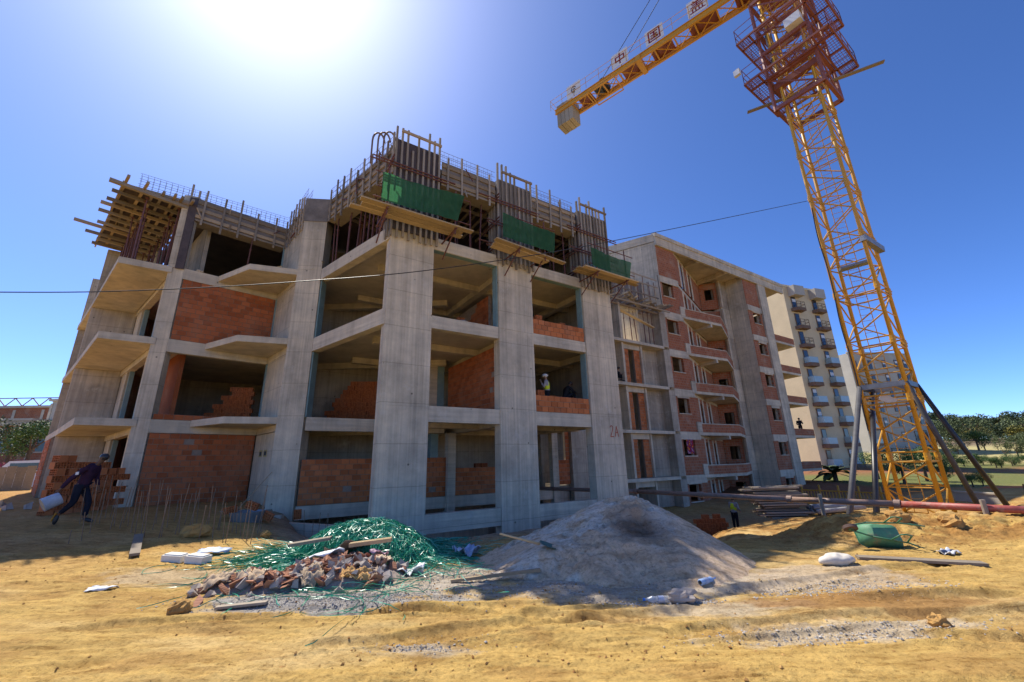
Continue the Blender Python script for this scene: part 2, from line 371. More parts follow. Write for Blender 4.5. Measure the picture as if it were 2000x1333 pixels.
    cc = mix(t, .5, cc, ramp(t, f3, [(.25, (.6, .58, .55)), (.5, (1, 1, 1)), (.75, (1.2, 1.2, 1.2))]), 'MULTIPLY')
    f4 = noise(t, mapped(t, p, (1.1, 9, 1)), 1.6, 7, .72)          # scraped, driven-over streaks
    cc = mix(t, .8, cc, ramp(t, f4, [(.34, (.58, .50, .40)), (.43, (.95, .94, .92)), (.56, (1.02, 1.02, 1.02)), (.68, (1.16, 1.17, 1.2))]), 'MULTIPLY')
    f5 = noise(t, p, 9, 6, .75); cc = mix(t, .7, cc, ramp(t, f5, [(.33, (.55, .47, .38)), (.39, (1, 1, 1))]), 'MULTIPLY')   # small dark crumbs
    t.links.new(cc, b.inputs['Base Color'])
    bump(t, b, math_(t, 'ADD', math_(t, 'MULTIPLY', f2, .55), math_(t, 'MULTIPLY', f3, .45)), .9, .035)
    me.materials.append(m); o = bpy.data.objects.new('ground', me); C.objects.link(o); o['kind'] = 'structure'
    return m
M['soil'] = ground()
# ------------------------------------------------------------------ brick helpers
def boxmesh(name, lx, ly, lz, mat):
    mb = MB(); mb.box(-lx/2, lx/2, -ly/2, ly/2, 0, lz); return mb.mesh(name, mat)
def hollow_mesh(mat, L=.30, W=.20, H=.19, nx=4, nz=3):
    "a hollow block whose -Y and +Y ends show rows of square holes"
    mb = MB(); dp = .05
    for sgn in (-1, 1):
        y = sgn*W/2; xs = [-L/2]; wl = .016; cw = (L-(nx+1)*wl)/nx
        for i in range(nx): xs += [xs[-1]+wl, xs[-1]+wl+cw]
        xs.append(L/2); zs = [0]; ch = (H-(nz+1)*wl)/nz
        for i in range(nz): zs += [zs[-1]+wl, zs[-1]+wl+ch]
        zs.append(H)
        for i in range(len(xs)-1):
            for j in range(len(zs)-1):
                a, b_, c_, d_ = (xs[i], y, zs[j]), (xs[i+1], y, zs[j]), (xs[i+1], y, zs[j+1]), (xs[i], y, zs[j+1])
                if i % 2 and j % 2:
                    yi = y-sgn*dp; e = [(q[0], yi, q[2]) for q in (a, b_, c_, d_)]
                    fs = [(0, 1, 5, 4), (1, 2, 6, 5), (2, 3, 7, 6), (3, 0, 4, 7), (4, 5, 6, 7)]
                    mb.add([a, b_, c_, d_]+e, fs if sgn < 0 else [f[::-1] for f in fs])
                elif i % 2 == 0:
                    if j == 0: mb.add([a, b_, (xs[i+1], y, H), (xs[i], y, H)], [(0, 1, 2, 3) if sgn < 0 else (3, 2, 1, 0)])
                else: mb.add([a, b_, c_, d_], [(0, 1, 2, 3) if sgn < 0 else (3, 2, 1, 0)])
    x0, x1, y0, y1 = -L/2, L/2, -W/2, W/2
    mb.add([(x0, y0, 0), (x0, y1, 0), (x0, y1, H), (x0, y0, H)], [(3, 2, 1, 0)][::1]); mb.add([(x1, y0, 0), (x1, y1, 0), (x1, y1, H), (x1, y0, H)], [(0, 1, 2, 3)])
    mb.add([(x0, y0, 0), (x1, y0, 0), (x1, y1, 0), (x0, y1, 0)], [(3, 2, 1, 0)]); mb.add([(x0, y0, H), (x1, y0, H), (x1, y1, H), (x0, y1, H)], [(0, 1, 2, 3)])
    return mb.mesh('hollow_block', mat)
HB = hollow_mesh(M['clay']); HBD = hollow_mesh(M['clayd'])
BRK = {}
NB = [0]
def brick_wall(parent, p0, p1, z0, z1, mat='clayd', single_=True, bl=.31, bh=.205, depth=.11, thick=.16, top=None, wmat='mortar'):
    p0 = Vector((*p0[:2], 0)); p1 = Vector((*p1[:2], 0)); d = p1-p0; L = d.length; d.normalize(); n = Vector((d.y, -d.x, 0)); ang = math.atan2(d.y, d.x)
    rows = max(1, round((z1-z0)/bh)); bh = (z1-z0)/rows
    mb = MB(); mb.obox(p0+Vector((0, 0, z0))-n*.022, d*L, -n*thick, (0, 0, z1-z0-.004))
    wall = mb.build('brick_wall', M[wmat], parent)
    sb = MB(); j = .02
    for r in range(rows):
        x = -(bl/2 if r % 2 else 0)
        while x < L-.03:
            a = max(x, 0); b_ = min(x+bl, L)
            if b_-a > .05 and (top is None or top(a/L, r)) and not (0 < r < rows-1 and random.random() < .006):
                ln = b_-a-j; off = random.uniform(-.007, .006)
                if single_ and NB[0] < 300:
                    k = (round(ln, 2), round(bh, 3), mat)
                    if k not in BRK: BRK[k] = boxmesh('brick', k[0], depth, bh-j, M[mat])
                    c = p0+d*((a+b_)/2)-n*(depth/2-off)+Vector((0, 0, z0+r*bh+j/2))
                    inst('brick', BRK[k], c, (random.uniform(-.006, .006), random.uniform(-.008, .008), ang), wall); NB[0] += 1
                else:
                    sb.obox(p0+d*(a+j/2)+n*off+Vector((0, 0, z0+r*bh+j/2)), d*ln, -n*depth, (0, 0, bh-j))
            x += bl
    if sb.v: sb.build('brick_courses', M[mat], wall, kind='stuff')
    return wall
# ------------------------------------------------------------------ the unfinished concrete building
BL = thing('unfinished_building', 'unfinished concrete frame building with orange brick infill, open floors and timber formwork on top', 'building', F(8, 16, -1.8))
V2 = lambda x, y, z=0: Vector((x, y, z))
Lr, Ll = V2(-8.05, 15.95), V2(-9.0, 15.82)
Al, Ar = V2(-14.12, 15.40), V2(-13.62, 15.58)
W0 = V2(-11.1, 18.1); e = V2(-.7716, .6361); eo = V2(-.6361, -.7716)
LV = [(ZG, Z1), (Z1, Z2), (Z2, Z3)]
def jog(): return random.uniform(-.007, .007)
# floor slabs
back = [F(14, 12.95), F(14, 22), V2(-5, 33), V2(-19, 31), V2(-24.3, 23.6), V2(-19.55, 19.98), V2(-14.05, 15.5), V2(-13.62, 15.75), W0+V2(.05, .1), V2(-8.95, 16.4), V2(-8.2, 16.1)]
def poly(*first): return [(p.x, p.y) for p in list(first)+back]
for z, ps in ((Z1, poly(F(2.2, 17.85), F(5.6, 17.85), F(5.6, 12.97))), (Z2, poly(F(3.5, 12.97))), (Z3, poly(F(3.5, 12.97))), (ZG, poly(F(2.2, 17.85), F(13.9, 17.85))[:2]+poly()[1:])):
    MB().prism(ps, z-.22, z-.006).build('floor_slab', M['concs'], BL)
# main pillars on the right-hand facade, one lift of concrete per storey
def pillar(s0, s1, d0, d1, zb=-4.6, ztop=Z3):
    for a, b_ in ((zb, ZG-.1), (ZG-.1, Z1-.05), (Z1-.05, Z2-.04), (Z2-.04, ztop)):
        j1, j2 = jog(), jog()
        MB().fbox(s0+j1, s1+j1, d0+j2, d1, a, b_-.004).build('pillar', M['conc'], BL)
pillar(3.44, 5.04, 12.9, 13.32); pillar(7.79, 9.40, 12.9, 13.32); pillar(12.24, 14.02, 12.9, 13.32)
def lpillar(p, q, dep, zb, zt, mat='conc'):
    d = (q-p).normalized(); n = V2(-d.y, d.x)*dep
    zs = [zb]+[z-.04 for z in (Z1, Z2, Z3) if zb < z < zt-.2]+[zt]
    for a, b_ in zip(zs[:-1], zs[1:]):
        o = d*jog()+n.normalized()*jog()
        MB().obox(p+o+V2(0, 0, a), q-p, n, (0, 0, b_-a-.004)).build('pillar', M[mat], BL)
lpillar(Ll, Lr, .8, -2.4, 11.2); lpillar(Al, Ar, .5, -1.6, 8.05)
def beam(p, q, zt, zb, th=.3, mat='conch', n=None):
    p = V2(*p[:2]); q = V2(*q[:2]); d = (q-p).normalized(); n = n or V2(-d.y, d.x)
    return MB().obox(p+V2(0, 0, zb), q-p, n*th, (0, 0, zt-zb)).build('beam', M[mat], BL)
for zt, zb in ((Z3, 7.6), (Z2, 4.54), (Z1, 1.32), (-1.5, -2.05)):
    for a, b_ in ((5.05, 7.78), (9.41, 12.23)): beam(F(a, 12.935), F(b_, 12.935), zt, zb)
for zt, zb in ((Z3, 7.58), (Z2, 4.45)): beam(Lr+V2(.01, -.005), F(3.43, 12.93), zt, zb)
for zt, zb in ((Z1, 1.33), (ZG, -1.85)):
    beam(F(2.0, 17.77), F(5.6, 17.77), zt, zb)
beam(F(5.61, 17.77), F(13.9, 17.77), ZG, -1.85)
for zt, zb in ((Z3, 7.6), (Z2, 4.48), (Z1, 1.35)):
    beam(Ar, W0, zt, zb, .25)
    beam(W0+V2(.02, -.02), Ll+V2(.02, .2), zt, zb, .25)
    beam(V2(-14.02, 15.48), V2(-19.5, 20.0), zt, zb, -.25)
beam(Ar+V2(.02, -.02), W0, -1.3, -1.75, .25)
# interior beams, seen from below
for z in (Z1, Z2, Z3):
    for d in (15.6, 19.3): MB().fbox(3.8 if z > Z1 else 6, 13.9, d, d+.3, z-.48, z-.2).build('beam', M['conch'], BL)
    for s in (8.35, 12.9): MB().fbox(s, s+.3, 13.33, 19.28, z-.5, z-.23).build('beam', M['conch'], BL)
    beam(V2(-9.5, 19.4), V2(-3.2, 19.2), z-.2, z-.5, .3)
# big balcony slabs on the left, small balcony slabs in the middle
for z in (Z1, Z2, Z3):
    MB().prism([(-13.98, 15.42), (-15.3, 14.45), (-20.85, 19.02), (-19.5, 19.95)], z-.26, z+.004).build('balcony_slab', M['conch'], BL)
    MB().prism([(-20.9, 19.06), (-24.9, 22.3), (-23.8, 23.3), (-19.62, 19.98)], z-.26, z+.004).build('balcony_slab', M['conch'], BL)
    MB().prism([(-12.75, 16.42), (-10.72, 15.33), (-9.03, 15.95), (-9.03, 16.28), (-11.1, 18.05)], z-.24, z+.012).build('balcony_slab', M['conch'], BL)
# cross walls of the left balconies, stub columns and dark rooms behind them
for za, zb in ((-1.6, Z1-.27), (Z1+.006, Z2-.27), (Z2+.006, Z3-.27), (Z3+.006, 11.0)):
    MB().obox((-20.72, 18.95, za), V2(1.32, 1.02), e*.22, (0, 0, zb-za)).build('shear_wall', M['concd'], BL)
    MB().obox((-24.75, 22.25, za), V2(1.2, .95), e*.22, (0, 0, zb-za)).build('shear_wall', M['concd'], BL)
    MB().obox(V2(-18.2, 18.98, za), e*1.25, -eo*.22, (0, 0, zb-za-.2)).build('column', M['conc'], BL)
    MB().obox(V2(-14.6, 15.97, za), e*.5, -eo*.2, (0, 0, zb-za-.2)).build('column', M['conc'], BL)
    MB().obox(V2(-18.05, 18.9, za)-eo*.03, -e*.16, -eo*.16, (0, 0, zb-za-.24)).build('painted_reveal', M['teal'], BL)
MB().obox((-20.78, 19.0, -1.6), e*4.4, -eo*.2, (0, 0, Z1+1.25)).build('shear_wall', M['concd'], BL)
brick_wall(BL, V2(-23.4, 21.0), V2(-20.95, 18.98), -1.3, 1.5, 'clayd', False)
# concrete shear wall between the brick bay and the middle pillar
for (za, zb) in ((-1.4, 1.33), (Z1+.01, 4.48), (Z2+.01, 7.6), (Z3+.01, 10.4)):
    MB().obox(W0+V2(.03, -.03, za), (Ll+V2(.02, .25)-W0), V2(.12, .14), (0, 0, zb-za-.004)).build('shear_wall', M['conc'], BL)
    MB().obox(W0+V2(-.02, -.035, za), V2(.10, -.095), V2(.06, .06), (0, 0, zb-za-.02)).build('painted_reveal', M['teal'], BL) if za > -1 else None
# brick infill: largest in the picture first
brick_wall(BL, F(2.02, 17.78), F(5.55, 17.78), ZG+.01, .27, 'clay')
brick_wall(BL, F(9.41, 12.96), F(12.23, 12.96), Z1+.01, 2.5, 'clay'); brick_wall(BL, F(9.41, 12.96), F(12.23, 12.96), Z2+.01, 5.65, 'clay')
brick_wall(BL, F(5.7, 17.8), F(7.86, 17.8), ZG+.01, .27, 'clay'); brick_wall(BL, F(8.25, 17.8), F(10.9, 17.8), ZG+.01, -.2, 'clay')
brick_wall(BL, Ar+V2(.02, .05), W0+V2(-.03, 0), Z2+.01, 7.6)
brick_wall(BL, Ar+V2(.02, .05), W0+V2(-.03, 0), -1.3, 1.34); brick_wall(BL, Ar+V2(.02, .05), W0+V2(-.03, 0), Z1+.01, 2.06)
brick_wall(BL, F(8.05, 18.2), F(8.05, 13.4), Z1+.01, 4.45, 'clayd')       # partition seen end-on behind the second pillar
brick_wall(BL, F(8.6, 19.4), F(8.6, 15.2), Z2+.01, 7.3, 'clayd', top=lambda a, r: r < 2+a*11)
MB().fbox(7.87, 8.24, 17.6, 18.0, -2.6, 1.32).build('column', M['conch'], BL)
MB().fbox(6.9, 7.5, 18.2, 18.6, Z1, 4.5).build('column', M['conch'], BL); MB().fbox(7.51, 7.85, 18.2, 18.5, Z1, 4.5).build('painted_reveal', M['teal'], BL)
MB().fbox(7.15, 7.5, 17.9, 18.3, ZG, 1.3).build('painted_reveal', M['teal'], BL)
# painted reveals where form oil has left the concrete blue-green
for za, zb in ((Z2, 7.6), (Z1, 4.5)):
    MB().fbox(12.19, 12.236, 12.99, 13.3, za+.5, zb).build('painted_reveal', M['teal'], BL)
MB().fbox(7.73, 7.786, 12.99, 13.3, Z2, 7.6).build('painted_reveal', M['teal'], BL)
for s0, s1 in ((5.06, 7.78), (9.42, 12.22)): MB().fbox(s0, s1, 12.98, 13.2, 7.588, 7.598).build('painted_reveal', M['teal'], BL)
for za, zb in ((Z2+.01, 7.57), (Z1+.01, 4.44)):
    MB().obox(Lr+V2(.004, .05, za), V2(.05, .01), V2(.0, .42), (0, 0, zb-za)).build('painted_reveal', M['teal'], BL)
# inner ground floor on the right: window wall and pale post
MB().fbox(13.82, 14.2, 17.7, 18.0, -4, 1.6).build('column', M['conch'], BL)
brick_wall(BL, F(14.2, 18.1), F(15.3, 18.1), -1.2, 0.05, 'clayd', False); brick_wall(BL, F(15.05, 18.1), F(15.33, 18.1), .05, 1.55, 'clayd', False)
MB().fbox(15.34, 17.5, 17.9, 18.2, -4, 1.6).build('shear_wall', M['concd'], BL)
MB().fbox(14.2, 17, 18.3, 18.5, -4.5, -1.25).build('shear_wall', M['concd'], BL)
# back walls that close the rooms
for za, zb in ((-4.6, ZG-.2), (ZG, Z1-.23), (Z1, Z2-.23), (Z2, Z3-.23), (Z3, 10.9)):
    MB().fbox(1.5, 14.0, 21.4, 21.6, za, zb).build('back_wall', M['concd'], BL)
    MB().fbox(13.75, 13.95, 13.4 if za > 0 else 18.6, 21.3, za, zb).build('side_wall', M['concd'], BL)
    beam(V2(-19.2, 21.9), V2(-12.6, 26.2), zb, za, .2, 'concd'); beam(V2(-12.55, 26.2), F(1.4, 21.5), zb, za, .2, 'concd')
    beam(V2(-13.75, 16.75), V2(-19.9, 21.9), zb, za, .15, 'concd' if za > Z2 else 'clayd'); beam(V2(-19.45, 20.02), V2(-20.0, 22.05), zb, za, -.15, 'concd')
for za, zb in ((Z1, Z2-.23), (Z2, Z3-.23)):
    MB().fbox(10.3, 11.2, 18.5, 18.8, za, zb).build('column', M['conch'], BL); MB().fbox(11.9, 13.7, 19.7, 19.9, za, zb).build('partition', M['conc'], BL)
# basement wall under the first bay, curb slabs in front of the left bay
MB().fbox(4.2, 8.2, 14.6, 14.8, -4.5, -1.9).build('basement_wall', M['conc'], BL)
MB().fbox(9.3, 12.4, 15.6, 15.8, -4.5, -1.9).build('basement_wall', M['concd'], BL)
MB().prism([(-13.9, 14.9), (-13.2, 14.3), (-8.9, 15.2), (-9.0, 16.4), (-11.2, 18.0), (-13.6, 15.5)], -1.75, -1.44).build('ground_slab', M['concs'], BL)
beam(V2(-12.7, 13.55), V2(-7.6, 14.35), -1.5, -1.95, .28)
beam(V2(-7.55, 14.35), F(3.3, 13.3), -1.72, -2.3, .22)
# two notices stuck to the shear wall, red letters on the third pillar
nv = (Ll+V2(.02, .25)-W0).normalized(); nn = V2(nv.y, -nv.x)
for a in (.75, 1.35):
    f = MB().obox(W0+V2(.03, -.03, .42)+nv*(a-.04)+nn*.004, nv*.42, -nn*.003, (0, 0, .27)).build('notice', plain('yellowed_paper', (.42, .36, .16), .8, .2, 6), BL)
    MB().obox(W0+V2(.03, -.03, .47)+nv*(a+.03)+nn*.008, nv*.27, -nn*.003, (0, 0, .16)).build('printed_panel', plain('dark_print', (.07, .075, .085), .8, .4, 20), f)
mk = MB()
for pts in ([(0, .38), (.05, .45), (.13, .45), (.17, .38), (.15, .29), (0, .0), (.2, .0)], [(.28, 0), (.38, .45), (.48, 0)], [(.32, .17), (.45, .17)]):
    for (a, b_), (c_, d_) in zip(pts[:-1], pts[1:]): mk.bar(F(13.25+a, 12.888, .95+b_), F(13.25+c_, 12.888, .95+d_), .035, .004, up=wx)
mk.build('painted_letters', plain('faded_red_paint', (.40, .10, .06), .8, .25, 14), BL)
# ------------------------------------------------------------------ roof formwork on the unfinished building
def edge_form(label, p, q, zb=10.45, zt=11.42, step=.66, n=None, lean=.0, group='edge formwork boards round the roof slab'):
    p = V2(*p[:2]); q = V2(*q[:2]); d = (q-p); L = d.length; d.normalize(); n = n or V2(d.y, -d.x)
    t = thing('edge_formwork', label, 'formwork', p+V2(0, 0, zb), group)
    MB().obox(p+V2(0, 0, zb), d*L, -n*.02, (0, 0, zt-zb)).build('plywood_panel', M['plyg'], t)
    for k, z in enumerate((zb+.02, zb+.36, zb+.70)):
        MB().obox(p+V2(0, 0, z)+n*.002, d*L, n*.045, (0, 0, .15)).build('board', M['wood'], t)
    MB().obox(p+V2(0, 0, zb-.12)-n*.6, d*L, n*.62, (0, 0, .09)).build('soffit_board', M['woodg'], t)
    x = .2
    while x < L-.05:
        a = zb-random.uniform(.25, .5); b_ = zt+random.uniform(.15, .7)
        MB().obox(p+d*x+V2(0, 0, a)+n*.05, d*.075, n*.05, V2(d.x*random.uniform(-.05, .05), d.y*.03, b_-a)).build('stud', M['woodg'], t)
        x += step*random.uniform(.85, 1.15)
    for k in range(int(L*1.6)):     # loose sticks, wedges and offcuts caught in the form
        x = random.uniform(.1, L-.1); z = zb+random.uniform(-.25, .8); q = p+d*x+n*random.uniform(.06, .12)
        MB().bar(q+V2(0, 0, z-zb+zb), q+d*random.uniform(-.5, .5)+n*random.uniform(0, .1)+V2(0, 0, z+random.uniform(-.5, .7)), random.uniform(.03, .07), .03).build('batten', M[random.choice(('woodg', 'wood', 'prop'))], t)
    return t
def rebar_cage(label, p, q, z0=11.35, z1=12.05, step=.2):
    p = V2(*p[:2]); q = V2(*q[:2]); d = q-p; L = d.length; d.normalize(); n = V2(-d.y, d.x)
    mb = MB()
    for off in (0.02, .2):
        o = n*off
        for z in (z0+.2, (z0+z1)/2+.1, z1): mb.tube(p+o+V2(0, 0, z), q+o+V2(0, 0, z), .007, 4)
        x = .05
        while x < L: mb.tube(p+o+d*x+V2(0, 0, z0), p+o+d*x+V2(0, 0, z1), .005, 4); x += step
    return single(mb, 'rebar_cage', M['rebar'], label, 'rebar cage', 'rebar cages along the roof edge')
P1b = F(3.44, 12.9); P3b = F(14.02, 12.9)
edge_form('timber edge formwork between the corner pillar form and the middle pillar form', F(5.2, 12.8), F(7.6, 12.8))
edge_form('timber edge formwork between the middle pillar form and the right pillar form', F(9.5, 12.8), F(12.0, 12.8))
edge_form('long timber edge formwork receding left from the corner pillar form', Lr+V2(.1, -.1), F(3.4, 12.85), step=.55)
edge_form('timber edge formwork above the open dark bay on the left', Ar+V2(0, -.05), W0, step=.75)
edge_form('short timber edge formwork in the inner corner beside the plywood capped pillar', W0+V2(.05, 0), Ll+V2(0, .1), step=.42)
rebar_cage('thin wire rebar cage over the edge between corner and middle pillar forms', F(5.1, 12.95), F(7.7, 12.95))
rebar_cage('thin wire rebar cage over the edge between middle and right pillar forms', F(9.5, 12.95), F(12.1, 12.95))
rebar_cage('thin wire rebar cage over the long edge left of the corner pillar form', Lr, F(3.4, 13))
rebar_cage('thin wire rebar cage above the open dark bay on the left', V2(-15.5, 14.6), W0)
rebar_cage('thin wire rebar cage in the inner corner of the roof edge', W0, Ll)
MB().prism([(p.x, p.y) for p in [F(3.5, 12.97)]+back[:1]+[F(14, 20), V2(-5, 30), V2(-19, 29), V2(-19.2, 20.4), V2(-14.05, 15.5), V2(-13.62, 15.75), W0+V2(.05, .1), V2(-8.95, 16.4), V2(-8.2, 16.1)]], 11.0, 11.18).build('roof_slab_formwork', M['ply'], BL)
# plywood caps of the slender pillars
t = thing('pillar_formwork', 'dark plywood sheets boxing the tall slender pillar left of the brick bay', 'formwork', Al+V2(0, 0, 8.0))
MB().obox(Al+V2(-.02, -.02, 8.06), Ar-Al+V2(.02, 0), V2(-.05, .2), (0, 0, 3.45)).build('column_core', M['conc'], t)
MB().obox(Ar-(Ar-Al)*.55+V2(.03, -.085, 8.0), (Ar-Al)*.57, V2(-.01, .04), (0, 0, 3.4)).build('plywood_sheet', M['ply'], t)
for k in (0, .3): MB().obox(Ar+V2(-.32+k, -.14+k*.2, 10.6), V2(.06, .02), V2(-.01, .05), (0, 0, 1.5-k)).build('stud', M['woodg'], t)
t = thing('pillar_formwork', 'flat dark plywood cap around the top of the bare pillar at the inner corner', 'formwork', Ll+V2(0, 0, 10.3))
MB().obox(Ll+V2(-.02, -.03, 10.35), Lr-Ll+V2(.05, 0), V2(-.003, .02), (0, 0, 1.15)).build('plywood_sheet', M['plyg'], t)
MB().obox(Lr+V2(.03, 0, 10.35), V2(.02, 0), V2(.01, .75), (0, 0, 1.15)).build('plywood_sheet', M['ply'], t)
# wall forms over the three pillars
def pillar_form(s0, s1, label, zt, mat, seed, hook=False):
    random.seed(seed)
    t = thing('pillar_formwork', label, 'formwork', F((s0+s1)/2, 12.85, 7.8), 'pillar formwork panels on the front')
    MB().fbox(s0-.05, s1+.05, 12.84, 12.87, 7.92, zt).build('plywood_sheet', mat, t)
    MB().fbox(s0-.08, s0-.05, 12.84, 13.5, 7.92, zt-.1).build('plywood_sheet', M['ply'], t); MB().fbox(s1+.05, s1+.08, 12.84, 13.5, 7.92, zt-.1).build('plywood_sheet', M['ply'], t)
    n = int((s1-s0+.1)/.2)+1
    for i in range(n):
        s = s0-.05+(s1-s0+.1)*i/(n-1); a = 7.62+random.uniform(-.06, .1); b_ = zt+random.choice((-.35, -.1, .2, .45, .5, .75))
        MB().fbox(s-.035, s+.035, 12.76, 12.838, a, b_).build('stud', M['woodg'], t)
    for d in (12.95, 13.15, 13.35):
        MB().fbox(s0-.15, s0-.082, d, d+.08, 7.62, zt-random.uniform(0, .5)).build('stud', M['woodg'], t)
    for z in (8.3, 9.35, 10.42):
        for dz in (0, .12):
            MB().tube(F(s0-.55-random.uniform(0, .5), 12.72, z+dz), F(s1+.35+random.uniform(0, .4), 12.72, z+dz), .03, 6).build('waler_pipe', M['prop'], t)
    for z in (8.35, 9.4, 10.5):
        for dz in (0, .14): MB().tube(F(s0-.19, 12.45, z+dz), F(s0-.19, 13.9, z+dz), .028, 6).build('waler_pipe', M['prop'], t)
    MB().fbox(s0+.1, s1+.1, 12.70, 12.755, zt+.28, zt+.38).build('top_board', M['wood'], t)
    if hook:
        for k in range(3):
            pts = [F(s0-.25-.2*k+.22*math.cos(a), 13.0, 11.6+.42*math.sin(a)-.12*k) for a in np.linspace(math.pi, .2, 9)]
            MB().path([pts[0]+V2(0, 0, -1.0)]+pts, .035, 6).build('bent_rebar', M['rebar'], t)
    return t
pillar_form(3.44, 5.04, 'dark plywood wall form with timber studs and bent bars over the corner pillar', 11.72, M['ply'], 3, True)
pillar_form(7.79, 9.40, 'weathered grey wall form with studs and a loose top board over the middle pillar', 11.68, M['plyg'], 5)
pillar_form(12.24, 14.02, 'wall form with dense uneven studs over the right hand pillar', 11.66, M['plyg'], 8)
random.seed(11)
# planked platforms and green nets hung on the wall forms
mnet, t_, b_ = newmat('green_safety_net', .8, .1)
wv = noise(t_, pos(t_), 5, 4)
t_.links.new(ramp(t_, wv, [(.3, (.03, .105, .05)), (.7, (.05, .16, .075))]), b_.inputs['Base Color'])
tl = nd(t_, 'ShaderNodeBsdfTranslucent'); tl.inputs['Color'].default_value = (.08, .32, .13, 1); tp = nd(t_, 'ShaderNodeBsdfTransparent')
m1 = nd(t_, 'ShaderNodeMixShader'); m1.inputs[0].default_value = .38; m2 = nd(t_, 'ShaderNodeMixShader'); m2.inputs[0].default_value = .12
out = t_.nodes['Material Output']
t_.links.new(b_.outputs[0], m1.inputs[1]); t_.links.new(tl.outputs[0], m1.inputs[2]); t_.links.new(m1.outputs[0], m2.inputs[1]); t_.links.new(tp.outputs[0], m2.inputs[2]); t_.links.new(m2.outputs[0], out.inputs[0])
def net(pts, label, sag=.10, nx=22, nz=10):
    "pts: TL, TR, BR, BL"
    a, b_, c, d = pts; mb = MB(); vs = []
    nrm = (b_-a).cross(d-a).normalized(); sd = random.uniform(0, 50)
    for j in range(nz+1):
        for i in range(nx+1):
            u, v = i/nx, j/nz
            p = (a*(1-u)+b_*u)*(1-v)+(d*(1-u)+c*u)*v
            fold = .05*(float(fbm(np.array([u*7+sd]), np.array([v*1.5]), 3)[0])-.5)*2+.012*math.sin(u*38+sd)
            vs.append(p+nrm*fold+V2(0, 0, -sag*math.sin(math.pi*u)*(1-v)*.6))
    fs = [(j*(nx+1)+i, j*(nx+1)+i+1, (j+1)*(nx+1)+i+1, (j+1)*(nx+1)+i) for j in range(nz) for i in range(nx)]
    mb.add(vs, fs)
    return single(mb, 'safety_net', mnet, label, 'safety net', 'green safety nets on the platforms', True)
def platform(s0, s1, label, z=7.95, d0=11.75, tilt=0):
    t = thing('scaffold_platform', label, 'scaffold platform', F((s0+s1)/2, 12.2, z), 'planked platforms below the green nets')
    for k in range(3):
        a = s0+random.uniform(-.35, .25); b_ = s1+random.uniform(-.25, .5); dd = d0+k*.24
        p = F(a, dd, z+random.uniform(0, .05)); q = F(b_, dd+random.uniform(-.05, .05), z+random.uniform(-.02, .06)-tilt)
        MB().bar(p, q, .22, .05).build('plank', M['woody'], t)
    for s in (s0+.75, s1-.5):
        MB().tube(F(s, d0+.02, z-.25), F(s, d0+.02, z+1.5), .028, 6).build('post', M['prop'], t)
        MB().tube(F(s, d0-.1, z-.06), F(s, 13.0, z-.06), .03, 6).build('bracket', M['prop'], t)
        MB().tube(F(s, d0+.1, z-.08), F(s, 12.85, z-.75), .025, 6).build('brace', M['prop'], t)
    for zz in (.32, 1.28): MB().tube(F(s0+.3, d0+.05, z+zz), F(s1+.1, d0+.05, z+zz), .022, 6).build('guard_rail', M['prop'], t)
    return t
platform(2.2, 5.85, 'yellow planked platform hung in front of the corner pillar form'); platform(7.3, 9.8, 'yellow planked platform hung in front of the middle pillar form', tilt=.15); platform(11.4, 14.5, 'yellow planked platform hung in front of the right pillar form')
net([F(2.73, 11.72, 9.18), F(5.68, 11.72, 9.36), F(5.42, 11.72, 8.22), F(2.75, 11.72, 8.14)], 'largest green net, on the platform at the corner pillar form')
net([F(7.3, 11.72, 9.22), F(9.85, 11.72, 9.1), F(9.72, 11.72, 8.12), F(7.3, 11.72, 8.18)], 'green net on the platform at the middle pillar form')
net([F(11.82, 11.72, 9.02), F(14.4, 11.72, 8.9), F(14.15, 11.72, 7.96), F(11.86, 11.72, 8.14)], 'green net on the platform at the right pillar form')
# ------------------------------------------------------------------ steel props and deck timbers of the top storey
prop_mb = MB(); prop_mb.tube((0, 0, 0), (0, 0, 1.75), .032, 8); prop_mb.tube((0, 0, 1.7), (0, 0, 2.5), .024, 8); prop_mb.box(-.07, .07, -.07, .07, 0, .012); prop_mb.box(-.07, .07, -.07, .07, 2.5, 2.515); prop_mb.tube((-.08, 0, 1.72), (.08, 0, 1.72), .012, 5); prop_mb.tube((0, 0, 1.66), (0, 0, 1.76), .042, 8)
PROP = prop_mb.mesh('prop', M['prop'])
def prop(x, y, z0, h, group, label):
    o = inst('steel_prop', PROP, (x, y, z0), (random.uniform(-.03, .03), random.uniform(-.03, .03), random.uniform(0, 3)), None, (1, 1, h/2.515))
    return tag(o, label, 'prop', group)
g = 'rusty props under the roof edge'
ns = 0
for s in np.arange(5.3, 12.1, .62):
    if 7.3 < s < 9.6: continue
    ns += 1
    for d in (13.25, 14.4): 
        q = F(s+random.uniform(-.15, .15), d+random.uniform(-.15, .15)); prop(q.x, q.y, Z3, 2.55, g, nth(ns)+' rusty prop from the corner form in the '+('front' if d < 14 else 'rear')+' row behind the front edge formwork')
le = F(3.4, 12.9)-Lr
for kk, k in enumerate(np.arange(.06, 1.0, .085)):
    for n_ in (.35, 1.3):
        q = Lr+le*k+V2(.636, .772)*n_; prop(q.x+random.uniform(-.1, .1), q.y+random.uniform(-.1, .1), Z3, 2.5, g+' left of the corner', nth(kk+1)+' rusty prop from the left in the '+('front' if n_ < 1 else 'rear')+' row beside the corner pillar form')
for k in (.62,): 
    q = Ar+(W0-Ar)*k+V2(-.05, -.02); prop(q.x, q.y, Z3, 2.45, None, 'single rusty prop standing alone in the open dark bay')
    bpy.data.objects[-1] if False else None
t = thing('slab_deck', 'timber joists and bearers under the roof slab along the front edge', 'timber deck', F(8.5, 14.5, 10.6))
